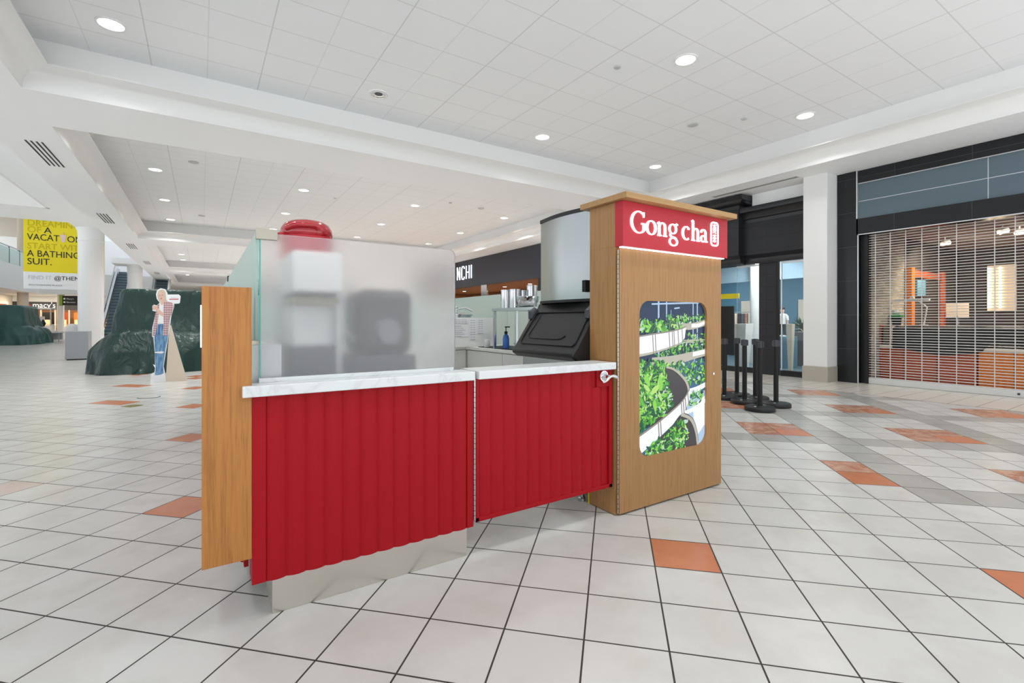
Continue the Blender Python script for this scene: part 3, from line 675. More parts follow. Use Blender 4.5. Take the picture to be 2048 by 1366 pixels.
t = thing('glass_screen', 'clear pale green glass screen along the far right side of the kiosk', 'glass screen', (3.2, 4.9, .9))
box(3.16, 3.22, 3.2, 7.1, .1, .9).build('low_wall', 'cabinet', t)
for a, b in ((3.2, 5.0), (5.01, 7.05)): box(3.185, 3.197, a, b, .9, 1.54).build('pane', 'mint_frost', t)
box(3.175, 3.205, 4.96, 5.05, 1.50, 1.55).build('clamp', 'dark_grey', t)
t = thing('glass_screen', 'pale green glass screen with black clamp across the back of the kiosk', 'glass screen', (1.7, 7.05, .9))
box(.2, 3.15, 7.07, 7.13, .1, .9).build('low_wall', 'cabinet', t)
for a, b in ((.2, 1.7), (1.71, 3.15)): box(a, b, 7.09, 7.10, .9, 1.54).build('pane', 'mint_frost', t)
box(1.66, 1.75, 7.075, 7.115, 1.50, 1.55).build('clamp', 'dark_grey', t)
# notice board on the right cabinet
t = thing('notice_board', 'white rounded board covered in printed tables, standing on the worktop', 'board', (2.62, 4.86, .9))
pts = [(2.36, 4.86, .905), (2.92, 4.86, .905), (2.92, 4.86, 1.24)]+[(2.41-.05*math.sin(rad(q*15)), 4.86, 1.19+.05*math.cos(rad(q*15))) for q in range(7)]
mb = MB(); mb.prism(pts, (0, .012, 0)); mb.build('board', 'white_plastic', t)
mb = MB()
def sheet(x0, x1, z0, z1, rows, cols=1):
    mb.box(x0, x1, 4.857, 4.8595, z0, z1, 0)
    for r in range(rows):
        z = z1-(r+.6)*(z1-z0)/rows
        for c in range(cols):
            a = x0+.012+(x1-x0-.02)*c/cols; w = (x1-x0-.02)/cols*(.75 if cols > 1 else .5+.4*((r*7) % 5)/5); mb.box(a, a+w, 4.855, 4.857, z-.003, z+.001, 1)
sheet(2.38, 2.56, 1.17, 1.225, 3, 4); sheet(2.38, 2.56, 1.02, 1.155, 6); sheet(2.575, 2.67, .98, 1.225, 9, 2); sheet(2.68, 2.77, 1.05, 1.225, 7, 2)
mb.build('printed_sheet', ['paper', 'grey_ink'], t)
# menu card with red lines on back worktop
t = thing('price_list', 'white card with red stripes leaning beside the notice board', 'card', (2.27, 4.98, .9))
box(2.18, 2.355, 4.98, 4.99, .903, 1.225).build('card', 'paper', t)
mb = MB()
for k in range(5): mb.box(2.18, 2.35, 4.977, 4.98, .94+k*.058, .945+k*.058)
mb.build('red_rules', 'red_ink', t)
# stainless overshelf
t = thing('over_shelf', 'stainless steel shelf on posts standing on the right worktop', 'shelf', (2.85, 3.8, .9))
box(2.62, 3.12, 3.40, 4.43, 1.305, 1.335).build('shelf_board', 'steel', t, bevel=.002)
for x, y in ((2.64, 4.40), (2.64, 3.98), (3.10, 4.40), (3.10, 3.42), (2.64, 3.42)): box(x-.014, x+.014, y-.014, y+.014, .90, 1.305).build('post', 'steel', t, bevel=.002)
# canisters and bowl on shelf
def canister(x, y, z, r, h, lab, g):
    t = thing('canister', lab, 'canister', (x, y, z), group=g)
    mb = MB(); mb.lathe((x, y, z), [(r, 0), (r, h-.01), (r*1.04, h-.008), (r*1.04, h), (r*.94, h), (r*.94, .01)], 24); mb.build('body', 'chrome', t, smooth=True); return t
for k, (x, y, r, h, lb) in enumerate([(2.72, 4.30, .055, .195, 'tall shiny steel canister, leftmost on the steel shelf'), (2.74, 4.16, .055, .195, 'tall shiny steel canister, second from the left on the steel shelf'),
        (2.87, 4.20, .055, .19, 'steel canister behind the two leftmost on the steel shelf'), (2.89, 4.06, .055, .235, 'taller steel canister standing directly behind the mixing bowl'),
        (3.02, 3.96, .055, .24, 'tallest steel canister at the right end of the steel shelf'), (2.96, 3.80, .05, .24, 'steel canister beside the ice machine, half hidden')]):
    canister(x, y, 1.335, r, h, lb, 'steel canisters on the shelf')
mb = MB(); c = (2.745, 3.93, 1.335); mb.lathe(c, [(.05, 0), (.085, .02), (.108, .065), (.112, .105), (.118, .107), (.118, .110), (.108, .110), (.10, .065), (.08, .028), (.04, .008)], 28)
tag(mb.build('mixing_bowl', 'chrome', smooth=True), 'round steel mixing bowl on the near end of the steel shelf', 'bowl')
# soap bottle, jar, cloth
t = thing('pump_bottle', 'clear blue pump bottle with black head under the steel shelf', 'bottle', (2.72, 4.30, .9))
mb = MB(); mb.lathe((2.72, 4.30, .909), [(.032, 0), (.036, .01), (.036, .10), (.028, .135), (.014, .15), (.014, .16)], 18); mb.build('bottle', mat('blue_liquid', (.10, .25, .75), .1, trans=.5), t, smooth=True)
mb = MB(); mb.cyl((2.72, 4.30, 1.06), (2.72, 4.30, 1.09), .017, seg=14); mb.cyl((2.72, 4.30, 1.09), (2.72, 4.30, 1.13), .005, seg=8); mb.box(2.71, 2.765, 4.292, 4.308, 1.13, 1.142); mb.build('pump', 'black', t)
t = thing('jar', 'small jar with clear body lying by the pump bottle', 'jar', (2.66, 4.60, .9))
mb = MB(); mb.lathe((2.66, 4.60, .90), [(.03, .009), (.034, .02), (.034, .06), (.026, .075)], 16); mb.build('body', 'grey_plastic', t, smooth=True)
mb = MB(); mb.cyl((2.66, 4.60, .975), (2.66, 4.60, .995), .028, seg=16); mb.build('lid', 'white_plastic', t, smooth=True)
t = thing('basket', 'small dark basket of bottle caps and a red fruit under the shelf', 'basket', (2.80, 4.14, .9))
mb = MB(); mb.lathe((2.80, 4.12, .909), [(.06, 0), (.08, .06), (.084, .06), (.064, .004)], 18); mb.build('bowl', 'dark_grey', t, smooth=True)
for k, (dx, dy, m_) in enumerate([(-.03, 0, 'chrome'), (.02, .02, 'white_plastic'), (.0, -.03, 'chrome'), (.035, -.02, 'red_gloss')]):
    mb = MB(); mb.lathe((2.80+dx, 4.12+dy, .95), [(.004, 0), (.022, .012), (.026, .028), (.018, .044), (.004, .05)], 12); mb.build('cap', m_, t, smooth=True)
t = thing('sink_insert', 'black sink insert let into the right worktop', 'sink', (2.86, 4.1, .9))
mb = MB(); mb.box(2.66, 3.06, 3.42, 4.80, .9005, .908, 0); mb.build('rim', 'black', t, bevel=.002)
# pot with tap behind notice board
t = thing('tea_urn', 'low stainless tea urn with handled tap behind the notice board', 'urn', (2.62, 5.3, .9))
mb = MB(); mb.lathe((2.62, 5.3, .90), [(.19, 0), (.19, .36), (.21, .365), (.21, .38), (.12, .40), (.03, .405)], 32); mb.build('body', 'steel', t, smooth=True)
mb = MB(); mb.lathe((2.58, 5.2, 1.30), [(.012, 0), (.012, .05), (.026, .06), (.026, .075), (.008, .085)], 14); mb.tube([(2.58, 5.2, 1.34), (2.68, 5.16, 1.36), (2.76, 5.13, 1.32)], .012, 8); mb.build('tap', 'chrome', t, smooth=True)

# things seen blurred through the frosted glass
t = thing('sealing_machine', 'white upright machine with dark base, blurred behind the frosted glass', 'machine', (.48, 2.7, .9))
box(.36, .575, 2.46, 2.80, .905, 1.075).build('base', 'dark_grey', t, bevel=.01)
box(.37, .57, 2.50, 2.80, 1.075, 1.31).build('body', 'white_plastic', t, bevel=.01); box(.555, .585, 2.44, 2.80, .905, 1.34).build('side_post', 'grey_plastic', t, bevel=.004)
box(.36, .575, 2.44, 2.80, 1.275, 1.315).build('shade', mat('olive_strip', (.32, .29, .2), .5), t, bevel=.006)
box(.35, .58, 2.40, 2.82, 1.335, 1.53).build('top_box', 'white_plastic', t, bevel=.015)
t = thing('rice_cooker', 'glossy red domed cooker on top of the white machine, above the glass', 'cooker', (.52, 3.02, 1.53))
c = (.52, 3.02, 1.42)
mb = MB(); mb.lathe(c, [(.125, .0), (.138, .01), (.142, .265), (.137, .27)], 40); mb.build('body', mat('satin_red_plastic', (.48, .02, .035), .35), t, smooth=True)
mb = MB(); mb.lathe(c, [(.134, .268), (.144, .285), (.140, .315), (.122, .345), (.09, .362), (.05, .370), (.01, .372)], 40); mb.build('lid', 'red_gloss', t, smooth=True)
mb = MB(); mb.tube(smoothline([(.40, 2.94, 1.722), (.44, 2.895, 1.738), (.50, 2.872, 1.742), (.545, 2.877, 1.738), (.56, 2.885, 1.722)], 5), .016, 10); mb.build('lid_handle', 'red_gloss', t, smooth=True)
mb = MB(); mb.tube([(.40, 2.98, 1.69), (.355, 2.95, 1.675), (.34, 2.95, 1.66)], [.025, .018, .012], 10); mb.build('hinge', 'red_gloss', t, smooth=True)
mb = MB(); mb.box(.37, .60, 2.86, 3.20, .905, 1.40, 0); mb.box(.365, .605, 2.855, 3.21, 1.40, 1.418, 0)
tag(mb.build('storage_box', 'grey_plastic', bevel=.006), 'grey storage box carrying the red cooker behind the frosted glass', 'box')
t = thing('brewing_machine', 'dark rounded brewing machine, blurred behind the middle of the frosted glass', 'machine', (.82, 2.62, .9))
mb = MB(); mb.box(.68, .98, 2.50, 2.85, 1.02, 1.37); mb.build('housing', 'black_plastic', t, bevel=.05, smooth=True)
mb = MB(); mb.box(.66, .98, 2.46, 2.88, .905, 1.02); mb.build('drip_base', 'dark_grey', t, bevel=.01)
mb = MB(); mb.cyl((.83, 2.50, 1.14), (.83, 2.455, 1.14), .075, .06, seg=28); mb.build('round_door', mat('smoked_plastic', (.16, .16, .18), .3), t, smooth=True)
mb = MB(); mb.lathe((.85, 2.36, .947), [(.03, 0), (.045, .03), (.045, .07), (.03, .08)], 16); 
mb = MB(); mb.tube(smoothline([(.592, 2.60, 1.12), (.62, 2.56, 1.14), (.66, 2.58, 1.12), (.69, 2.6, 1.08)], 5), .01, 8); mb.build('hose', 'grey_plastic', t, smooth=True)

# ------------------------------------------------------------------ crowd posts
def stanchion(x, y, lab, first=[None]):
    if first[0] is None:
        t = thing('crowd_post', lab, 'crowd post', (0, 0, 0), group='black crowd control posts')
        mb = MB(); mb.lathe((0, 0, 0), [(.185, 0), (.19, .008), (.19, .045), (.18, .058), (.10, .066), (.045, .07)], 36); mb.build('base', 'black_plastic', t, smooth=True, local=True)
        mb = MB(); mb.box(-.12, -.08, -.015, .015, .062, .066); mb.box(.08, .12, -.015, .015, .062, .066); mb.build('base_sticker', 'paper', t, local=True)
        mb = MB(); mb.cyl((0, 0, .066), (0, 0, .84), .032, seg=20); mb.build('pole', 'black', t, smooth=True, local=True)
        mb = MB(); mb.cyl((0, 0, .84), (0, 0, .93), .033, seg=20)
        for k in range(4):
            a = k*PI/2+.3; c, s = math.cos(a), math.sin(a); mb.M = Matrix.Rotation(a, 4, 'Z'); mb.box(.028, .048, -.016, .016, .845, .925); mb.M = None
        mb.build('belt_head', 'dark_grey', t, smooth=True, local=True); first[0] = t
        t.location = (x, y, 0); return t
    return dup(first[0], (x, y, 0), random.random(), lab)
for x, y, lab in [(6.27, 3.55, 'black crowd post nearest the camera, its round base in front of the others'), (6.75, 3.59, 'black crowd post standing furthest right, in front of the window'),
                  (6.63, 3.98, 'black crowd post just behind the nearest one, second of the cluster'), (7.03, 4.05, 'black crowd post in the middle of the cluster, overlapped by its neighbour'),
                  (7.15, 4.42, 'black crowd post at the back of the cluster, in front of the entrance glass'), (6.75, 4.38, 'black crowd post closest to the oak tower, left end of the cluster')]:
    stanchion(x, y, lab)

# ------------------------------------------------------------------ right side: plaster wall, pillar
for q in ((10.62, 11.1, 4.90, 6.19, 3.81, 4.12), (10.96, 11.1, 6.2, 11.6, 2.6, 4.12), (10.6, 11.1, -2.2, .19, 0, 4.12), (10.62, 11.2, 4.433, 4.455, 0, 4.12)): struct('wall_right', box(*q), 'plaster')
mb = MB(); mb.box(10.2, 10.62, 4.44, 4.88, .30, 4.10); struct('wall_right', mb, 'column', bevel=.006, label='white square pillar between the black shop and the shuttered shop')
mb = MB(); mb.box(10.185, 10.63, 4.425, 4.895, .0, .30); struct('baseboard_right', mb, 'stone_base', bevel=.004)
for q in ((10.62, 10.9, 11.6, 14.19, 0, 4.12), (10.62, 10.9, 27.01, 56, 0, 4.12)): struct('wall_right', box(*q), 'plaster')

# shuttered shop
t = thing('storefront', 'polished black tile storefront with blue glass band above a closed shutter', 'storefront', (10.8, 2.2, 0))
box(10.60, 10.95, 4.075, 4.43, 0, 3.17).build('pilaster', 'blacktile', t)
box(10.60, 10.95, 4.10, 4.43, 3.17, 4.095).build('pilaster', 'blacktile', t, label='upper part of the black tiled pilaster')
box(10.60, 10.95, .2, 4.10, 2.862, 3.168).build('lintel', 'blacktile', t)
box(10.66, 10.95, .2, 4.08, 3.17, 3.85).build('glass_band', 'blue_glass_tile', t, label='blue grey glass band in thin metal joints')
box(10.63, 10.95, .2, 4.08, 3.85, 4.095).build('fascia', 'blacktile', t)
mb = MB(); mb.box(10.588, 10.60, 4.06, 4.078, 0, 2.87); mb.box(10.588, 10.60, .2, 4.078, 2.852, 2.868); mb.box(10.59, 10.66, 4.08, 4.10, 3.17, 4.095); mb.box(10.62, 10.632, .2, 4.08, 3.845, 3.855)
mb.build('metal_edging', 'aluminium', t)
t = thing('roller_shutter', 'closed silver open-grille roller shutter across the jewellery shop', 'shutter', (10.72, 2.2, 0))
mb = MB(); mb.box(10.66, 10.78, 3.935, 3.985, 0, 2.85); mb.box(10.70, 10.95, 3.985, 4.07, 0, 2.85); mb.build('guide_rail', 'black', t)
mb = MB()
k = .125
while k < 2.84:
    mb.cyl((10.72, .2, k), (10.72, 3.934, k), .0068, seg=6, caps=False); k += .0475
mb.build('horizontal_rods', 'alu_paint', t)
mb = MB(); y = 3.83
while y > .3: mb.box(10.710, 10.726, y-.005, y+.005, .11, 2.85); y -= .232
mb.build('vertical_links', 'alu_paint', t)
box(10.69, 10.75, .2, 3.933, .005, .115).build('bottom_rail', 'alu_paint', t, bevel=.004)
mb = MB(); mb.cyl((10.69, 1.93, .06), (10.682, 1.93, .06), .018, seg=16); mb.build('lock', 'dark_grey', t)

# jewellery shop interior
mb = MB(); mb.box(10.95, 12.6, 3.98, 4.05, 0, 3.1); struct('wall_back', mb, 'stone')
mb = MB(); mb.box(12.6, 16.3, 3.98, 4.05, 0, 3.4); mb.box(16.2, 16.3, -3, 4, 0, 3.4); mb.box(10.95, 16.3, -3.05, -3, 0, 3.4); mb.box(10.95, 11.0, -3, .2, 0, 3.4); struct('wall_back', mb, 'darkwall')
mb = MB(); mb.box(10.95, 16.3, -3, 4.05, 2.98, 3.05); struct('ceiling', mb, grid_mat('shop_ceiling_tiles', (.30, .29, .27), (.5, .5, .48), 0, 0, .6, .6, .1, .1, .02))
mb = MB(); mb.box(10.95, 16.3, -3, 4.05, -.03, .001); struct('floor', mb, 'cherry')
t = thing('display_counter', 'long cherry wood jewellery counter behind the shutter', 'counter', (11.6, 2.2, 0))
box(11.35, 11.95, 2.56, 3.97, 0, .68).build('cabinet', 'cherry', t, bevel=.004); box(11.35, 11.95, -.5, 2.54, 0, .66).build('cabinet', 'amber_wood', t, bevel=.004, label='amber end of the counter, bright light painted into its colour')
box(11.30, 11.97, -.5, 3.975, .68, .735).build('counter_top', 'cream', t, bevel=.003); box(11.32, 11.45, 3.95, 3.975, 0, 1.13).build('end_post', 'cherry', t)
mb = MB()
for y in (3.6, 3.1, 2.1, 1.6, 1.1): mb.box(11.345, 11.352, y-.005, y+.005, .02, .66)
mb.build('panel_joint', 'darkwall', t)
box(11.34, 11.95, .9, 3.95, .735, 1.09).build('glass_case', 'glass', t, label='clear glass display case on the counter')
rows = []
for k in range(25):
    y = 3.75-k*.14; r = []
    sag = .10*math.sin(PI*min(1, max(0, (3.75-y)/1.5)))**2 if y > 2.3 else 0
    for q in range(7):
        f = q/6
        if f < .45: r.append((11.95-f/.45*.665, y, 1.10+.012*math.sin(y*11+f*9)))
        else: r.append((11.285-.02*(f-.45)-.01*math.sin(y*17), y, 1.10-(f-.45)/.55*((.42+.10*sag/.1) if y > 2.45 else (.30-.05*math.sin(y*3)))))
    rows.append(r)
mb = MB(); mb.sheet(rows); o = mb.build('black_cloth', 'black', smooth=True); tag(o, 'black dust cloth draped over the jewellery display case', 'cloth'); m_ = o.modifiers.new('s', 'SOLIDIFY'); m_.thickness = .004
t = thing('desk_lamp', 'white articulated desk lamp with long flat head on the jewellery counter', 'lamp', (11.9, 3.45, 1.11))
mb = MB(); mb.cyl((11.9, 3.45, 1.11), (11.9, 3.45, 1.13), .07, seg=18); mb.tube([(11.9, 3.45, 1.12), (11.9, 3.40, 1.47), (11.9, 3.55, 1.62)], .014, 8); mb.build('arm', 'white_plastic', t, smooth=True)
mb = MB(); mb.box(11.86, 11.94, 3.36, 3.92, 1.60, 1.635); mb.tube([(11.9, 3.60, 1.635), (11.9, 3.63, 1.69), (11.9, 3.68, 1.635)], .02, 8); mb.build('lamp_head', 'white_plastic', t, bevel=.006)
mb = MB(); mb.box(12.9, 12.92, 3.03, 3.38, 1.28, 1.56, 0); mb.box(12.885, 12.9, 3.02, 3.39, 1.26, 1.28, 1); mb.box(12.90, 13.0, 3.19, 3.22, .95, 1.3, 1); mb.box(12.8, 13.1, 3.1, 3.3, 0, .95, 2)
tag(mb.build('display_easel', ['cream', 'aluminium', 'cherry']), 'small cream rectangular panel on a stand deep in the jewellery shop', 'panel')
t = thing('wall_cabinet', 'orange framed wall cabinet beside the stone wall in the jewellery shop', 'cabinet', (12.8, 3.9, 1.2))
box(12.62, 12.80, 3.86, 3.97, 1.0, 2.35).build('frame', 'amber_wood', t); box(12.80, 14.6, 3.90, 3.97, 2.15, 2.30).build('frame', 'cherry', t); box(12.80, 14.6, 3.93, 3.97, 1.0, 2.15).build('interior', 'darkwall', t)
box(14.6, 14.72, 3.86, 3.97, 1.0, 2.35).build('frame', 'cherry', t)
box(13.0, 13.5, 3.88, 3.92, 1.75, 2.1).build('mirror', 'blue_wall', t)
t = thing('display_case', 'glowing gold lit display niche at the back of the jewellery shop', 'display', (16.1, 2.9, 1.7))
box(16.12, 16.19, 2.95, 3.45, 1.45, 2.55).build('niche', 'cream', t)
box(16.08, 16.12, 3.38, 3.44, 1.5, 2.5).build('light_tube', mat('warm_tube', (1, .9, .7), .5, emit=(1, .82, .5), es=4), t); box(16.08, 16.12, 3.2, 3.24, 1.5, 2.5).build('light_tube', mat('warm_tube', (1, .9, .7), .5, emit=(1, .82, .5), es=4), t)
t = thing('planter', 'black planter with green rim and white flowers on the jewellery counter', 'planter', (11.9, 3.87, 1.1))
mb = MB(); mb.lathe((11.85, 3.87, 1.10), [(.07, 0), (.085, .18)], 16); mb.build('pot', 'black', t, smooth=True)
mb = MB(); mb.box(11.76, 11.94, 3.78, 3.96, 1.28, 1.34); mb.build('tray', mat('green_plastic', (.03, .35, .06), .4), t, bevel=.01)
mb = MB(); mb.lathe((11.85, 3.88, 1.34), [(.05, 0), (.08, .03), (.06, .08), (.01, .10)], 10); mb.build('flowers', 'white_plastic', t)
for k, (y, h) in enumerate([(2.3, .14), (2.08, .19), (1.9, .15), (1.72, .18)]):
    mb = MB(); mb.lathe((11.55, y, .735), [(.05, 0), (.03, .02), (.045, h*.6), (.06, h*.8), (.03, h)], 12)
    tag(mb.build('display_bust', 'cream', smooth=True), ['cream jewellery bust, leftmost in the lit case', 'tall cream jewellery bust, second from the left in the lit case', 'cream jewellery bust, third from the left in the lit case', 'cream jewellery bust, rightmost in the lit case'][k], 'display bust', 'jewellery busts')
for k, (x, y) in enumerate([(12.4, 2.45), (12.8, 2.3), (13.2, 2.15), (13.3, 3.5)]):
    t = thing('track_light', ['white track spotlight nearest the shutter, jewellery shop ceiling', 'white track spotlight in the middle of the row, jewellery shop', 'white track spotlight farthest back in the row, jewellery shop', 'single white track spotlight near the stone wall, jewellery shop'][k], 'spotlight', (x, y, 2.98), group='track spotlights')
    mb = MB(); mb.cyl((x, y, 2.98), (x, y, 2.88), .012, seg=8); mb.build('stem', 'white_plastic', t); mb = MB(); mb.cyl((x-.07, y+.02, 2.84), (x+.08, y-.03, 2.88), .05, .06, seg=14); mb.build('lamp_head', 'white_plastic', t, smooth=True)
    la = bpy.data.lights.new('spot', 'AREA'); la.energy = 45; la.size = .15; la.color = (1, .86, .66); lo = bpy.data.objects.new('spot_lamp', la); COL.objects.link(lo); lo.parent = t; lo.location = (-.3, -.1, -.22); lo.rotation_euler = (0, -.5, 0)

# black stone storefront
t = thing('storefront', 'black stone storefront with heavy cornice behind the oak tower', 'storefront', (10.7, 7, 0))
def mould(x, y0, y1, prof, end=False):
    mb = MB(); mb.prism([(x-p[0], y0, p[1]) for p in prof], (0, y1-y0, 0)); return mb
crown = [(0, 3.46), (.02, 3.46), (.03, 3.53), (.06, 3.55), (.07, 3.60), (.12, 3.66), (.17, 3.69), (.18, 3.74), (.18, 3.80), (0, 3.80)]
mould(10.62, 4.90, 6.4, crown).build('cornice', 'blackgloss', t, smooth=True)
sill = [(0, 2.50), (.08, 2.50), (.10, 2.56), (.10, 2.62), (.05, 2.68), (.02, 2.72), (0, 2.72)]
mould(10.62, 4.90, 6.4, sill).build('lower_moulding', 'blackgloss', t, smooth=True)
box(10.60, 10.95, 4.89, 6.4, 2.68, 3.50).build('fascia', 'oldblack', t)
box(10.42, 10.95, 6.4, 10.4, 2.52, 3.95).build('fascia', 'oldblack', t, label='projecting black stone fascia')
crown2 = [(0, 3.78), (.03, 3.78), (.05, 3.86), (.10, 3.88), (.16, 3.92), (.20, 3.96), (.20, 4.06), (.17, 4.08), (0, 4.08)]
mb = MB(); rows = []
for d, z in crown2: rows.append([(10.95, 6.4-d, z), (10.42-d, 6.4-d, z), (10.42-d, 10.4+d, z), (10.95, 10.4+d, z)])
mb.sheet(rows); mb.box(10.3, 10.95, 6.3, 10.5, 4.0, 4.06); mb.build('cornice', 'blackgloss', t, smooth=True)
mb = MB(); rows = []
for d, z in sill: rows.append([(10.95, 6.4-d, z), (10.42-d, 6.4-d, z), (10.42-d, 10.4+d, z), (10.95, 10.4+d, z)])
mb.sheet(rows); mb.build('lower_moulding', 'blackgloss', t, smooth=True)
box(10.60, 10.70, 5.64, 6.02, 0, 2.52).build('pilaster', 'oldblack', t)
mb = MB(); mb.box(10.62, 10.80, 4.90, 5.56, 0, .12); mb.box(10.62, 10.74, 6.02, 10.4, 0, .12); mb.box(10.60, 10.69, 5.60, 5.64, 0, 2.52); mb.box(10.64, 10.74, 7.6, 7.68, 0, 2.5); mb.build('base_rail', 'black', t)
mb = MB(); mb.box(10.66, 10.69, 5.545, 5.562, .12, 2.46); mb.box(10.66, 10.69, 4.9, 5.56, 2.46, 2.50); mb.box(10.66, 10.69, 6.02, 6.6, 2.46, 2.50); mb.build('steel_trim', 'aluminium', t)
w = MB(); w.box(10.68, 10.69, 4.90, 5.545, .12, 2.46); struct('window_1', w, 'thin_glass')
w = MB(); w.box(10.68, 10.69, 6.02, 6.60, .12, 2.46); struct('window_2', w, 'thin_glass')
# interior of that shop
mb = MB(); mb.box(16.0, 16.1, 4.6, 14, 0, 3.2); mb.box(10.95, 16, 14.0, 14.1, 0, 3.2); struct('wall_back', mb, 'blue_wall')
mb = MB(); mb.box(15.95, 16.0, 7.45, 7.78, 0, 1.88); mb.box(15.95, 16.0, 6.6, 7.3, 0, 1.85); mb.box(15.95, 16, 8.9, 9.7, .9, 1.9); struct('trim_3', mb, 'cream', label='cream panels on the blue shop wall')
mb = MB(); mb.box(13.4, 13.5, 4.6, 14, 2.35, 3.2); struct('trim_4', mb, mat('pale_blue_bulkhead', (.30, .45, .55), .6))
mb = MB(); mb.box(10.95, 16.1, 4.46, 14, 3.0, 3.1); struct('ceiling', mb, 'plaster')
mb = MB(); mb.box(10.95, 16.1, 4.46, 14, -.03, .001); struct('floor', mb, 'blue_floor')
mb = MB(); mb.box(10.95, 16.1, 4.46, 4.52, 0, 3.1); struct('wall_side', mb, 'cream')
t = thing('mannequin', 'headless child mannequin in white tee and black trousers behind the window', 'mannequin', (12.6, 6.52, .8))
x, y = 12.6, 6.53
mb = MB(); mb.box(x-.25, x+.25, y-.25, y+.25, 0, .8); mb.build('plinth', 'blue_wall', t, bevel=.01)
mb = MB()
for s in (-1, 1): mb.tube([(x, y+s*.035, 1.18), (x-.005, y+s*.045, 1.0), (x, y+s*.05, .84)], [.042, .036, .03], 12)
mb.build('trousers', 'black', t, smooth=True)
mb = MB(); mb.lathe((x, y, 0), [(.078, 1.12), (.082, 1.2), (.088, 1.3), (.085, 1.36), (.05, 1.39), (.025, 1.40)], 18)
for s in (-1, 1): mb.tube([(x, y+s*.06, 1.365), (x, y+s*.11, 1.32), (x, y+s*.125, 1.22)], [.035, .035, .033], 10)
mb.build('tee_shirt', 'paper', t, smooth=True)
mb = MB(); mb.tube([(x, y, 1.39), (x, y, 1.42), (x, y+.01, 1.45), (x, y+.01, 1.50), (x, y, 1.53)], [.022, .03, .05, .05, .02], 12)
for s in (-1, 1): mb.tube([(x, y+s*.125, 1.23), (x-.01, y+s*.13, 1.12), (x-.02, y+s*.125, 1.07)], [.022, .018, .016], 8)
mb.build('body', 'skin', t, smooth=True)
mb = MB(); mb.tube([(x-.06, y, 1.50), (x, y, 1.535), (x+.04, y, 1.51)], [.02, .055, .04], 12); mb.build('cap', 'black', t, smooth=True)
mb = MB()
for s in (-1, 1): mb.box(x-.08, x+.03, y+s*.05-.025, y+s*.05+.025, .80, .84)
mb.build('shoe_pair', 'paper', t, bevel=.01)
t = thing('potted_plant', 'leafy green plant in dark square pot behind the right window', 'plant', (13.5, 6.4, 0))
mb = MB(); mb.hexa([(13.3, 6.3, 0), (13.6, 6.3, 0), (13.6, 6.6, 0), (13.3, 6.6, 0)], [(13.25, 6.24, .9), (13.66, 6.24, .9), (13.66, 6.66, .9), (13.25, 6.66, .9)]); mb.build('pot', 'dark_grey', t, bevel=.01)
mb = MB(); rn = random.Random(5)
for k in range(60):
    a = rn.uniform(0, 2*PI); e = rn.uniform(.2, 1.3); L = rn.uniform(.18, .42); b0 = Vector((13.45, 6.45, .9+rn.uniform(0, .15)))
    d = Vector((math.cos(a)*math.cos(e), math.sin(a)*math.cos(e), math.sin(e))); s_ = d.cross(Vector((0, 0, 1))).normalized()*.03
    mid = b0+d*L*.6; tip = b0+d*L-Vector((0, 0, .05)); mb.add([b0, mid+s_, tip, mid-s_], [(0, 1, 2, 3)])
mb.build('foliage', 'leaf', t, fix=False)
def tub(x, y, h, w, z, lab, lo='cream'):
    t = thing('tapered_stand', lab, 'stand', (x, y, z))
    mb = MB(); c = w*.55; mb.hexa([(x-c, y-c, z), (x+c, y-c, z), (x+c, y+c, z), (x-c, y+c, z)], [(x-w, y-w, z+h), (x+w, y-w, z+h), (x+w, y+w, z+h), (x-w, y+w, z+h)]); mb.build('body', lo, t, bevel=.006); return t
tub(11.8, 7.12, 1.13, .18, 0, 'white tapered display stand left of the black pilaster, behind glass', 'white_plastic')
tub(11.8, 5.93, 1.13, .07, 0, 'slim tapered display stand beside the mannequin, behind glass', 'cream')
mb = MB(); mb.cyl((13.1, 7.45, 0), (13.1, 7.45, 3), .22, seg=24); struct('wall_column', mb, 'column', smooth=True)
mb = MB(); mb.box(14.0, 15.5, 6.3, 7.5, 0, .3, 0); mb.box(14.6, 15.4, 6.3, 7.5, .3, .75, 1)
tag(mb.build('low_sofa', ['black', mat('olive_fabric', (.08, .11, .02), .8)], bevel=.03), 'dark and olive low bench along the blue wall behind the window', 'bench')
mb = MB(); mb.box(11.0, 11.06, 6.9, 7.5, .35, 1.57); mb.box(10.99, 11.08, 7.1, 7.3, 0, .35)
tag(mb.build('display_screen', 'black', bevel=.01), 'tall black screen standing inside the entrance next to the oak tower', 'screen')
t = thing('clothes_rack', 'clothes rack of dark garments at the back of the blue shop', 'clothes rack', (15.3, 9.2, 0))
mb = MB(); mb.tube([(15.3, 8.7, 0), (15.3, 8.7, 1.5), (15.3, 9.8, 1.5), (15.3, 9.8, 0)], .02, 8); mb.build('rail', 'aluminium', t)
for k in range(8): box(15.2, 15.4, 8.8+k*.12, 8.88+k*.12, .7, 1.45).build('garment', ['black', 'cream', 'brown_tile', 'dark_grey'][k % 4], t, bevel=.01)
box(10.9, 10.95, 6.7, 9.4, 1.75, 1.87).build('q', 'yellow').name = 'trim_5'; bpy.data.objects['trim_5']['kind'] = 'structure'
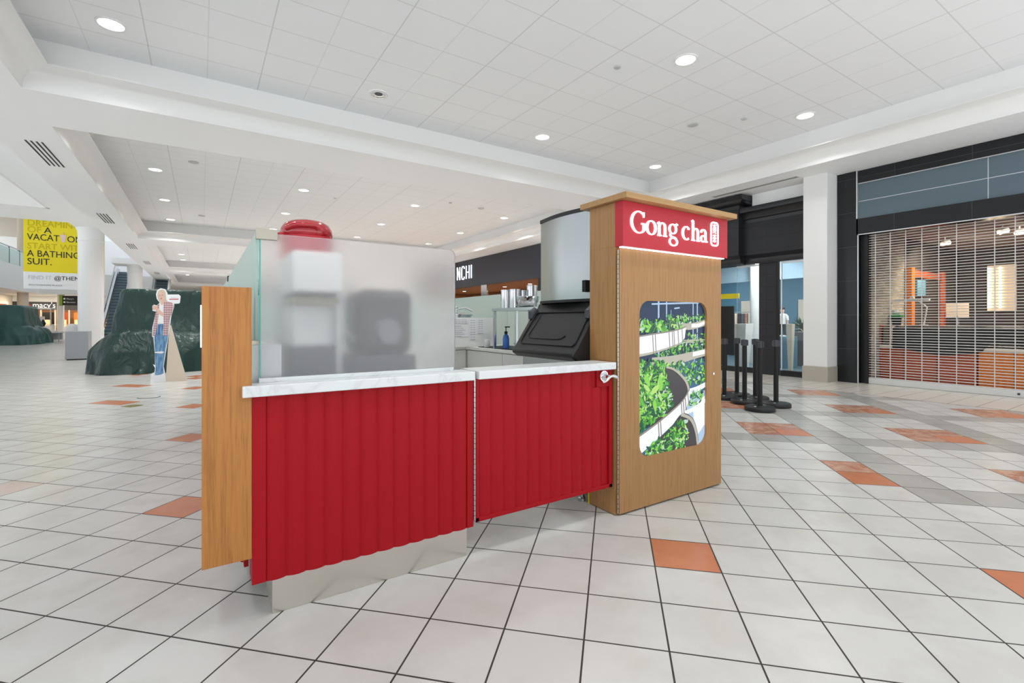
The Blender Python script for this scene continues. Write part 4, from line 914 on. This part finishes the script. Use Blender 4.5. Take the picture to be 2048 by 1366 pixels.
for k, (x, y) in enumerate([(11.9, 5.6), (12.6, 7.3), (14.6, 6.2), (14.2, 9.5)]):
    t = thing('downlight', ['round downlight just inside the right shop window', 'round downlight above the white stand inside the blue shop', 'round downlight deep inside, over the olive bench', 'round downlight over the clothes rack of the blue shop'][k], 'ceiling light', (x, y, 3.0), group='blue shop downlights')
    mb = MB(); mb.cyl((0, 0, -.005), (0, 0, 0), .08, seg=20); mb.build('lens', 'glow_lamp', t, local=True)
    la = bpy.data.lights.new('lamp', 'AREA'); la.energy = 55; la.size = .16; lo = bpy.data.objects.new('lamp', la); COL.objects.link(lo); lo.parent = t; lo.location = (0, 0, -.02)

# far shop with lit sign
t = thing('storefront', 'dark grey storefront fascia with glowing NCHI letters beyond the kiosk', 'storefront', (10.7, 20, 0))
box(10.60, 10.9, 14.2, 27, 2.82, 4.095).build('fascia', mat('charcoal_fascia', (.035, .037, .05), .5), t)
mb = MB(); kw = dict(o=(10.597, 21.22, 3.21), ux=(0, -1, 0), uz=(0, 0, 1), d=.03); w_ = .05
for pts in ([(0, 0), (0, .62)], [(0, .62), (.28, 0)], [(.28, 0), (.28, .62)], [(.74, .50), (.73, .56), (.68, .61), (.60, .62), (.53, .60), (.49, .54), (.48, .46), (.48, .16), (.49, .08), (.53, .02), (.60, 0), (.68, .01), (.73, .06), (.74, .12)],
            [(.94, 0), (.94, .62)], [(1.24, 0), (1.24, .62)], [(.94, .31), (1.24, .31)], [(1.46, 0), (1.46, .62)]): ribbon(mb, pts, w_, w_, flat=w_, **kw)
mb.build('sign_lettering', 'glow_blue', t, label='glowing white letters NCHI')
box(10.6, 10.7, 14.2, 14.5, 0, 2.82).build('pilaster', 'blackgloss', t); box(10.6, 10.7, 26.6, 27, 0, 2.82).build('pilaster', 'blackgloss', t); box(10.62, 10.7, 18.4, 18.9, 0, 2.82).build('pilaster', 'chrome', t)
warm = mat('warm_brown_wall', (.32, .15, .06), .6)
mb = MB(); mb.box(14.5, 14.6, 14.2, 27, 0, 2.9); mb.box(10.9, 14.6, 14.15, 14.2, 0, 2.9); mb.box(10.9, 14.6, 27, 27.05, 0, 2.9); struct('wall_back', mb, warm)
mb = MB(); mb.box(10.9, 14.6, 14.2, 27, 2.84, 2.9); struct('ceiling', mb, mat('brown_shop_ceiling', (.20, .13, .09), .6))
mb = MB(); mb.box(10.75, 14.6, 14.2, 27, -.03, .001); struct('floor', mb, warm)
for k in range(6):
    y = 15.5+k*2
    t = thing('shop_shelf', ['nearest', 'second', 'third', 'fourth', 'fifth', 'farthest'][k]+' amber wall shelf with self-glowing goods inside the shop under the glowing letters', 'shelf', (14.3, y, 0), group='lit shop shelves')
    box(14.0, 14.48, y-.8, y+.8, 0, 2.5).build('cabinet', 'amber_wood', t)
    for z in (1.5, 1.9, 2.25): box(13.95, 14.0, y-.72, y+.72, z-.12, z+.08).build('glowing_goods', mat('amber_glow_goods', (.5, .3, .15), .6, emit=(1, .55, .25), es=.6), t)  # goods glow on their own, standing in for light on the shelves
for k in range(6):
    t = thing('downlight', ['nearest', 'second', 'third', 'fourth', 'fifth', 'farthest'][k]+' round downlight in the brown ceiling of the shop with glowing letters', 'ceiling light', (12.2, 15.2+k*2.1, 2.84), group='brown shop downlights')
    mb = MB(); mb.cyl((0, 0, -.005), (0, 0, 0), .09, seg=20); mb.build('lens', 'glow_lamp', t, local=True)
    la = bpy.data.lights.new('lamp', 'AREA'); la.energy = 40; la.size = .16; la.color = (1, .85, .65); lo = bpy.data.objects.new('lamp', la); COL.objects.link(lo); lo.parent = t; lo.location = (0, 0, -.02)

# ------------------------------------------------------------------ left side of the hall
def column(x, y, h, lab, first=[None]):
    if first[0] is None:
        t = thing('round_column', lab, 'column', (0, 0, 0), group='round white columns')
        mb = MB(); mb.lathe((0, 0, 0), [(.35, .30), (.35, 3.95), (.37, 3.96), (.37, 4.0), (.35, 4.01), (.36, 4.3), (.42, 4.42), (.42, 4.425)], 40); mb.build('shaft', 'column', t, smooth=True, local=True)
        mb = MB(); mb.lathe((0, 0, 0), [(.37, 0), (.37, .29), (.35, .30)], 40); mb.build('base', 'stone_base', t, smooth=True, local=True)
        first[0] = t; t.location = (x, y, 0); return
    dup(first[0], (x, y, 0), None, lab)
column(-3.24, 22, 4.42, 'nearest round white column, beside the grey bin and the yellow banner')
column(-3.24, 35.1, 4.42, 'second round white column, between the two escalators')
column(-3.24, 48, 4.42, 'farthest round white column, down the hall behind the covered stand')
mb = MB(); mb.box(-3.49, -2.95, 19.6, 20.15, .03, .88, 0); mb.box(-3.46, -2.98, 19.63, 20.12, 0, .03, 1)
tag(mb.build('waste_bin', [mat('grey_metal_panel', (.36, .38, .40), .4), 'black'], bevel=.008), 'grey metal box bin standing in front of the nearest round column', 'bin')

def cover(name, cx, cy, hw, hd, h, led, lab, mt, seed=1, rz=0):
    """a draped stand: upper block, wide ledge, folds falling to the floor"""
    rn = random.Random(seed); ph = [rn.uniform(0, 6.28) for _ in range(12)]
    t = 0; S = 360; rows = []
    prof = [(h, .0), (h, .5), (h+.004, .80), (h+.002, .93), (h-.01, .985), (h-.05, 1.0)]
    prof2 = []
    zl = led
    for k in range(15): f = (k+1)/15; prof2.append((h-.05-(h-.05-zl)*f, 1.0+.02*f, .02+.10*f**2))
    for k in range(26): f = (k+1)/26; prof2.append((zl*(1-f), 1.02, .16+.20*min(1, f*2.2)**.7+.14*f))
    def rect(a, ex, scale):
        c, s = math.cos(a), math.sin(a); p = 9
        r = (abs(c)**p+abs(s)**p)**(-1/p); return (c*r*(hw*scale+ex), s*r*(hd*scale+ex))
    for z, sc in prof:
        rows.append([Vector((*rect(2*PI*k/S, 0, sc), z)) for k in range(S)])
    for i, (z, sc, ex) in enumerate(prof2):
        f = i/len(prof2); r = []
        for k in range(S):
            a = 2*PI*k/S; e = ex
            sk = a+.25*math.sin(f*3+ph[0])
            fold = lambda n_, p, sh: (.5+.5*math.cos(n_*(a+sh*(1-z/h))+p))**2.2
            w = .9*fold(8, ph[1], .5)+.75*fold(15, ph[2], -.3)+.5*fold(27, ph[3], .22)+.3*fold(46, ph[7], -.12)-.75
            e += w*(.010+.12*f**1.3)
            e += .045*fold(5, ph[4]+z*5, 0)*math.sin(PI*min(1, f*1.2))
            x, y = rect(a, e, sc); r.append(Vector((x, y, max(.004, z+(.05*math.sin(a*7+ph[6])*math.exp(-((z-led)/.12)**2) if .02 < z < h-.2 else 0)))))
        rows.append(r)
    mb = MB(); mb.M = Matrix.Translation((cx, cy, 0)) @ Matrix.Rotation(rz, 4, 'Z'); mb.sheet(rows, close=True); mb.M = None
    o = mb.build(name, mt, smooth=False, fix=False); o.data.polygons.foreach_set('use_smooth', [True]*len(o.data.polygons))
    return tag(o, lab, 'covered stand')
cover('covered_stand', .35, 15.3, 1.95, 1.15, 1.96, .92, 'large dark green covered stand behind the standing cutout', 'green_cloth', 2)
cover('covered_stand', -9.2, 35.2, 1.6, 1.6, 2.0, .9, 'teal green covered stand at the far left edge of the photo', 'tealgreen_cloth', 5)

# standing cardboard cutout
def cutout():
    t = thing('cardboard_cutout', 'life-size cardboard cutout of a blond person in plaid shirt and jeans, beside green cover', 'cutout', (-.65, 11.66, 0), rad(-38))
    k = .00163; X = lambda x: (x-335)*k; Z = lambda y: (1275-y)*k
    def poly(pts, y, name, mt, lab=None, th=.002, sm=0):
        p = [(X(a), 0, Z(b)) for a, b in pts]
        if sm: p = [tuple(q) for q in smoothline(p+[p[0]], sm)][:-1]
        mb = MB(); mb.prism([(q[0], y, q[2]) for q in p], (0, -th, 0)); return mb.build(name, mt, t, local=True, label=lab, bevel=0)
    sil = [(180, 1275), (185, 1180), (232, 1160), (240, 1110), (212, 1065), (240, 1075), (238, 940), (218, 740), (203, 725), (205, 620), (235, 500), (250, 425), (205, 415), (208, 385), (205, 355), (225, 340), (262, 350), (300, 318), (262, 270), (252, 215), (268, 165), (315, 142), (370, 155), (398, 200), (400, 218), (545, 218), (570, 240), (560, 320), (548, 328), (488, 330), (485, 370), (450, 480), (415, 700), (350, 1090), (372, 1185), (375, 1275)]
    poly(sil, .005, 'board', 'paper', th=.005)
    poly([(270, 215), (285, 175), (325, 158), (365, 172), (380, 210), (385, 270), (392, 300), (350, 330), (318, 318), (290, 290), (272, 250)], 0, 'hair', 'hair', sm=4)
    poly([(284, 225), (300, 190), (340, 188), (357, 215), (356, 262), (340, 293), (322, 298), (300, 272)], -.002, 'face', 'skin', sm=4)
    poly([(318, 290), (350, 285), (362, 320), (330, 350), (312, 330)], -.0021, 'neck', 'skin')
    poly([(290, 330), (350, 330), (365, 450), (352, 570), (272, 570), (280, 420)], -.001, 'tee_shirt', 'white_plastic')
    poly([(262, 580), (345, 572), (412, 700), (372, 900), (345, 1100), (352, 1170), (300, 1200), (238, 1195), (250, 1120), (242, 940), (232, 720)], -.002, 'jeans', 'denim')
    poly([(300, 325), (268, 350), (250, 440), (225, 590), (212, 715), (240, 728), (272, 600), (285, 470)], -.004, 'shirt', 'plaid')
    poly([(352, 320), (400, 300), (470, 322), (480, 365), (455, 460), (430, 500), (408, 712), (345, 715), (352, 600), (350, 420)], -.004, 'shirt', 'plaid')
    poly([(250, 400), (230, 385), (232, 365), (262, 358), (290, 395), (360, 450), (350, 485), (300, 462)], -.006, 'forearm', 'skin')
    for q, (x, y) in enumerate([(228, 352), (222, 364), (220, 378), (226, 392)]): poly([(x-14, y-4), (x+26, y-2), (x+26, y+8), (x-12, y+6)], -.0065-.0003*q, 'finger', 'skin')
    poly([(240, 1200), (300, 1190), (350, 1190), (358, 1240), (330, 1256), (270, 1240), (232, 1222)], -.005, 'sneaker_pair', 'paper', sm=3, lab='white sneakers')
    for a, b, c, d in ((298, 228, 312, 226), (330, 222, 346, 224)): poly([(a, b), (c, d), (c, d+5), (a, b+5)], -.0045, 'eye', 'ink')
    poly([(314, 268), (338, 262), (330, 274), (318, 276)], -.0045, 'mouth', 'red_ink'); poly([(318, 238), (326, 236), (328, 254), (318, 255)], -.0045, 'nose', mat('printed_skin_shade', (.6, .36, .28), .7))
    poly([(240, 915), (330, 905), (365, 915), (330, 932), (245, 926)], -.0045, 'knee_rip', 'paper')
    poly([(425, 270), (545, 270), (545, 280), (425, 280)], .0, 'bubble_print', 'red_ink'); poly([(440, 255), (520, 255), (520, 261), (440, 261)], .0, 'bubble_print', 'pale_ink')
    poly([(288, 590), (300, 590), (300, 702), (288, 702)], -.0045, 'fly', mat('dark_denim', (.04, .09, .2), .8))
    H0 = Vector((X(372), .008, .0)); H1 = Vector((X(425), .008, Z(590))); F = Vector((X(372)+.30, .20, 0)); dd = Vector((.0, .004, 0))
    mb = MB(); mb.prism([H0, F, H1+Vector((.02, .01, 0)), H1], dd); mb.build('easel_wing', 'card', t, local=True, label='raw cardboard easel wing')
cutout()

# yellow banner
t = thing('hanging_banner', 'huge yellow and white hanging banner with black lettering beside the column', 'banner', (-4.1, 23.1, 4.9))
box(-5.18, -3.02, 23.10, 23.115, 2.92, 4.95).build('yellow_field', 'yellow', t); box(-5.18, -3.02, 23.10, 23.115, 2.33, 2.92).build('white_field', 'paper', t)
B = lambda s, size, x, z, mt, part, sx=1.25: (lambda mb: (text_into(mb, s, size, (x, 23.098, z), (1, 0, 0), (0, 0, 1), .006, sx=sx), mb.build(part, mt, t)))(MB())
B('DREAMING', .30, -5.09, 4.53, 'yellow_dk', 'outline_lettering', .92); B('OF', .30, -5.09, 4.30, 'yellow_dk', 'outline_lettering', .95); B('A', .30, -4.66, 4.30, 'ink', 'black_lettering', 1.0)
B('VACAT', .32, -5.09, 4.035, 'ink', 'black_lettering', .80); B('ON', .32, -4.06, 4.035, 'ink', 'black_lettering', .85)
B('START WITH', .30, -5.09, 3.73, 'yellow_dk', 'outline_lettering', .88)
B('A BATHING', .32, -5.09, 3.46, 'ink', 'black_lettering', .82); B('SUIT.', .32, -5.09, 3.18, 'ink', 'black_lettering', .90)
B('FIND IT', .20, -5.07, 2.66, 'pale_ink', 'outline_lettering', .9); B('@THEMALL', .20, -4.40, 2.66, 'ink', 'black_lettering', .95)
B('SOUTHSHORE PLAZA', .075, -5.05, 2.44, 'grey_ink', 'small_lettering', 1.2)
mb = MB(); mb.hexa([(-4.20, 23.085, 4.02), (-4.11, 23.085, 4.02), (-4.11, 23.098, 4.02), (-4.20, 23.098, 4.02)], [(-4.23, 23.085, 4.28), (-4.08, 23.085, 4.28), (-4.08, 23.098, 4.28), (-4.23, 23.098, 4.28)]); mb.box(-4.16, -4.145, 23.08, 23.09, 4.26, 4.37); mb.build('drink_picture', mat('pink_print', (.75, .55, .6), .6), t, label='pale pink drink glass standing in for the letter I')

for x in (-5.0, -3.2): mb = MB(); mb.cyl((x, 23.107, 4.94), (x, 23.107, 5.6), .006, seg=6); mb.build('hanging_cable', 'steel', t)
mb = MB(); mb.box(-9.5, -2.75, 22.95, 23.3, 5.6, 5.9); struct('trim_6', mb, 'plaster')

# second level, balcony, far wall
mb = MB(); mb.box(-16, -9.5, 24, 56, 3.1, 4.62); mb.box(-9.5, -2.8, 46, 56, 3.1, 4.62); struct('wall_balcony', mb, 'plaster_far')
mb = MB(); mb.box(-16, -9.5, 24, 56, 8.2, 8.4); struct('ceiling', mb, 'beige')
mb = MB(); mb.box(-16, 11.2, 56, 56.3, 0, 8.4); struct('wall_far', mb, 'plaster')
t = thing('balcony_railing', 'glass railing with steel handrail along the upper floor edge at far left', 'railing', (-9.5, 36, 4.62))
box(-9.52, -9.50, 24, 46, 4.62, 5.52).build('glass_panel', 'mint_frost', t)
mb = MB(); mb.tube([(-9.5, 24, 5.6), (-9.5, 46, 5.6)], .04, 8); mb.build('handrail', 'steel', t, smooth=True)
for k in range(12): mb = MB(); mb.box(-9.54, -9.49, 24.5+k*1.9, 24.56+k*1.9, 4.62, 5.6); mb.build('post', 'dark_grey', t)
t = thing('wall_poster', 'small yellow poster on the upper floor behind the glass railing', 'poster', (-10.6, 41, 4.9)); box(-10.6, -10.5, 40.2, 42.2, 4.75, 5.35).build('sheet', 'yellow', t)
for k, (y, x) in enumerate([(31, -9.9), (38.5, -10), (44.5, -10)]):
    mb = MB(); mb.cyl((x, y, 0), (x, y, 3.1), .28, seg=24); mb.cyl((x, y, 4.62), (x, y, 8.2), .28, seg=24); tag(mb.build('round_column', 'beige', smooth=True), ['beige column nearest the teal covered stand, under the balcony', 'beige column in the middle under the far left balcony', 'beige column farthest back under the left balcony'][k], 'column')
mb = MB(); mb.box(-12, -11.8, 26, 56, 0, 3.1); struct('wall_left', mb, 'beige')
for k in range(3):
    t = thing('shop_window', ['lit shop window under the left balcony, nearest', 'lit shop window under the left balcony, middle one', 'lit shop window under the left balcony, farthest'][k], 'shop window', (-11.7, 32+k*7, 0), group='shop windows under the balcony')
    box(-11.8, -11.74, 29.5+k*7, 34.5+k*7, .2, 2.4).build('display', 'cherry', t); mb = MB(); mb.box(-11.76, -11.68, 29.4+k*7, 34.6+k*7, 2.4, 2.6); mb.box(-11.76, -11.68, 29.4+k*7, 29.6+k*7, 0, 2.4); mb.box(-11.76, -11.68, 34.4+k*7, 34.6+k*7, 0, 2.4); mb.build('frame', 'cream', t)

# department store at the end of the side hall
t = thing('department_store_front', 'dark fascia with star and macys lettering over lit doors, far at the back', 'storefront', (-9.5, 50.2, 0))
box(-12, -5, 50.0, 50.3, 2.05, 2.66).build('fascia', mat('dark_brown_fascia', (.05, .045, .045), .5), t)
mb = MB(); mb.box(-12, -5, 50.05, 50.3, 2.66, 3.1); mb.build('upper_wall', 'plaster_far', t)
mb = MB(); text_into(mb, "macy's", .58, (-10.72, 49.99, 2.22), (1, 0, 0), (0, 0, 1), .02, sx=.85); mb.build('sign_lettering', mat('soft_lit_letters', (.8, .8, .8), .5, emit=(1, 1, 1), es=.6), t, label='white lettering')
mb = MB(); mb.prism([(-10.95+(.19 if k % 2 == 0 else .08)*math.sin(k*PI/5), 49.99, 2.36+(.19 if k % 2 == 0 else .08)*math.cos(k*PI/5)) for k in range(10)], (0, -.02, 0)); mb.build('star', 'red_ink', t, label='red star')
for k in range(9): box(-11.9+k*.8, -11.82+k*.8, 50.0, 50.1, 0, 2.05).build('door_post', 'cream', t)
for z in (.9,): box(-12, -5, 50.02, 50.08, z, z+.04).build('push_bar', 'aluminium', t)
mb = MB(); mb.box(-12, -5, 54, 54.1, 0, 3.1); struct('wall_back', mb, warm)
for k in range(7):
    t = thing('shop_shelf', ['first', 'second', 'third', 'fourth', 'fifth', 'sixth', 'seventh'][k]+' shelf of self-glowing goods from the left behind the department store doors', 'shelf', (-11.4+k*.95, 53, 0), group='department store shelves')
    box(-11.7+k*.95, -11.1+k*.95, 52.8, 53.3, 0, 1.9).build('cabinet', ['amber_wood', 'black', 'cherry', 'amber_wood', 'black', 'cream', 'cherry'][k], t)
    box(-11.65+k*.95, -11.2+k*.95, 52.72, 52.8, .7, 1.3).build('glowing_goods', mat('glowing_goods', (.5, .3, .15), .6, emit=(1, .62, .3), es=.9), t)  # emission put into the goods in place of shelf lighting
for k, (x, y, r) in enumerate([(-10.35, 46.4, .22), (-8.6, 47.0, .2)]):
    mb = MB(); mb.cyl((x, y, 0), (x, y, 3.1), r, seg=20); tag(mb.build('round_column', 'beige' if k == 0 else 'column', smooth=True), ['cream column standing in front of the macys lettering', 'bright white column right of the macys doors'][k], 'column')
t = thing('directory_sign', 'hanging dark directional sign with green edge left of the nearest column', 'sign', (-7.9, 46.2, 3.1))
box(-8.36, -7.2, 46.2, 46.3, 2.33, 3.02).build('panel', 'darkwall', t); box(-8.52, -8.36, 46.18, 46.32, 2.29, 3.06).build('green_edge', mat('lime_edge', (.25, .38, .02), .5), t)
mb = MB(); text_into(mb, "Macy's", .15, (-8.14, 46.19, 2.74), (1, 0, 0), (0, 0, 1), .006); text_into(mb, 'Elevator', .15, (-8.14, 46.19, 2.50), (1, 0, 0), (0, 0, 1), .006)
mb.box(-8.30, -8.20, 46.18, 46.2, 2.74, 2.85); mb.box(-8.30, -8.20, 46.18, 46.2, 2.50, 2.61); mb.build('lettering', 'paper', t)
mb = MB(); mb.box(-8.3, -8.25, 46.22, 46.27, 3.0, 3.1); mb.box(-7.5, -7.45, 46.22, 46.27, 3.0, 3.1); mb.build('hanger', 'grey_plastic', t)
for k, (x, y, z) in enumerate([(-10.6, 48, 3.1), (-8.8, 48, 3.1), (-7.0, 48, 3.1), (-10.6, 51.6, 3.1), (-8.8, 51.6, 3.1), (-7.0, 51.6, 3.1), (-10.7, 34, 3.1), (-10.7, 41, 3.1)]):
    t = thing('downlight', ['left downlight before the macys doors', 'middle downlight before the macys doors', 'right downlight before the macys doors', 'left downlight inside the macys doors', 'middle downlight inside the macys doors', 'right downlight inside the macys doors', 'nearer downlight under the left balcony', 'farther downlight under the left balcony'][k], 'ceiling light', (x, y, z), group='side hall downlights')
    mb = MB(); mb.cyl((0, 0, -.005), (0, 0, 0), .1, seg=20); mb.build('lens', 'glow_lamp', t, local=True)
    la = bpy.data.lights.new('lamp', 'AREA'); la.energy = 70; la.size = .18; la.color = (1, .9, .75); lo = bpy.data.objects.new('lamp', la); COL.objects.link(lo); lo.parent = t; lo.location = (0, 0, -.02)
# kiosk tables in the side hall
for k, (x0, x1, y) in enumerate([(-8.5, -6.9, 38.2), (-9.6, -8.0, 42.5)]):
    t = thing('display_table', ['long white display table with steel legs in the side hall', 'second white display table, further left in the side hall'][k], 'table', ((x0+x1)/2, y, 0))
    box(x0, x1, y-.4, y+.4, .50, .58).build('table_top', 'white_plastic', t)
    for a in (x0+.1, (x0+x1)/2, x1-.1):
        mb = MB(); mb.box(a-.02, a+.02, y-.38, y-.34, 0, .5); mb.build('leg', 'aluminium', t)
    box(x0+.05, x1-.05, y+.1, y+.35, .1, .5).build('back_panel', 'grey_plastic', t)
t = thing('market_cart', 'white market cart with canopy and glowing panel in the side hall', 'cart', (-9.2, 43.6, 0))
box(-9.9, -8.4, 43.6, 44.4, .02, .9).build('body', 'white_plastic', t, bevel=.03); box(-10.2, -8.4, 43.4, 44.6, 2.0, 2.08).build('canopy', 'white_plastic', t)
for x in (-10.0, -8.5): mb = MB(); mb.box(x, x+.06, 43.6, 43.66, .9, 2.0); mb.build('post', 'aluminium', t)
box(-9.75, -9.35, 43.58, 43.62, .9, 1.95).build('lit_panel', mat('warm_lit_panel', (1, .95, .8), .5, emit=(1, .92, .75), es=3), t)
box(-9.2, -8.75, 43.55, 43.6, 1.0, 1.5).build('price_board', 'pale_blue' if 'pale_blue' in M else 'grey_plastic', t)
mb = MB(); mb.box(-9.05, -8.5, 40.6, 41.1, .0, .35, 0); mb.box(-9.05, -8.5, 41.05, 41.1, .35, .75, 0); tag(mb.build('lounge_chair', 'black', bevel=.03), 'low black chair in front of the white market cart', 'chair')
t = thing('covered_display', 'white cloth covered display right of the market cart', 'display', (-7.1, 43, 0)); mb = MB(); mb.lathe((-7.2, 42.6, 0), [(.62, 0), (.55, .35), (.42, .8), (.15, 1.0), (.02, 1.02)], 18); mb.build('cloth', 'paper', t, smooth=True)
t = thing('black_planter', 'small dark figure-like plant stand beside the white table', 'plant stand', (-8.1, 40.3, 0)); mb = MB(); mb.lathe((-8.15, 40.2, 0), [(.12, 0), (.16, .5), (.1, .55), (.04, .8), (.14, 1.05), (.02, 1.3)], 12); mb.build('body', 'black', t, smooth=True)

# escalators
def escalator(x, lab):
    t = thing('escalator', lab, 'escalator', (x+.45, 39.5, 0))
    mb = MB(); n_ = 26; y0, y1, h = 36.0, 43.0, 4.62
    for k in range(n_):
        a = y0+(y1-y0)*k/n_; z = h*(k+1)/n_; mb.box(x+.16, x+.84, a, a+(y1-y0)/n_+.01, max(0, z-.5), z)
    mb.build('steps', 'esc_step', t)
    for s in (0, .88):
        mb = MB(); mb.prism([(x+s, y0-1.0, 0), (x+s, y0, 0), (x+s, y1, h-.3), (x+s, y1+.8, h-.3), (x+s, y1+.8, h+.25), (x+s, y1, h+.25), (x+s, y0, .3), (x+s, y0-1, .3)], (.12, 0, 0)); mb.build('side_skirt', 'aluminium', t)
        mb = MB(); mb.prism([(x+s+.05, y0-.9, .3), (x+s+.05, y0, .3), (x+s+.05, y1, h+.25), (x+s+.05, y1+.7, h+.25), (x+s+.05, y1+.7, h+.95), (x+s+.05, y1, h+.95), (x+s+.05, y0, 1.0), (x+s+.05, y0-.9, 1.0)], (.015, 0, 0)); mb.build('glass_balustrade', 'glass', t)
        mb = MB(); mb.tube([(x+s+.06, y0-.9, .35), (x+s+.06, y0-1.05, .65), (x+s+.06, y0-.9, 1.0), (x+s+.06, y0, 1.02), (x+s+.06, y1, h+.97), (x+s+.06, y1+.7, h+.97)], .04, 8); mb.build('handrail', 'aluminium', t, smooth=True)
escalator(-5.0, 'left escalator rising between the two round columns')
escalator(-3.3+.45, 'right escalator seen over the green covered stand')

# floor plates
mb = MB(); c = (-1.6, 10.06); mb.cyl((-.695, 9.41, .0), (-.695, 9.41, .004), .15, seg=32, m=0); mb.cyl((-.695, 9.41, .0008), (-.695, 9.41, .0055), .135, seg=32, m=1)
o = tag(mb.build('floor_cover', ['dark_grey', 'white_tile']), 'round cover plate with dark rim set in the floor before the cutout', 'floor plate')
mb = MB(); mb.box(-.09, .09, -.09, .09, .001, .005); o = mb.build('floor_cover', mat('brass_plate', (.30, .26, .08), .35, .8)); o.location = (-.82, 8.57, 0); o.rotation_euler = (0, 0, PI/4)
tag(o, 'small square brass plate set in the floor left of the counter', 'floor plate')
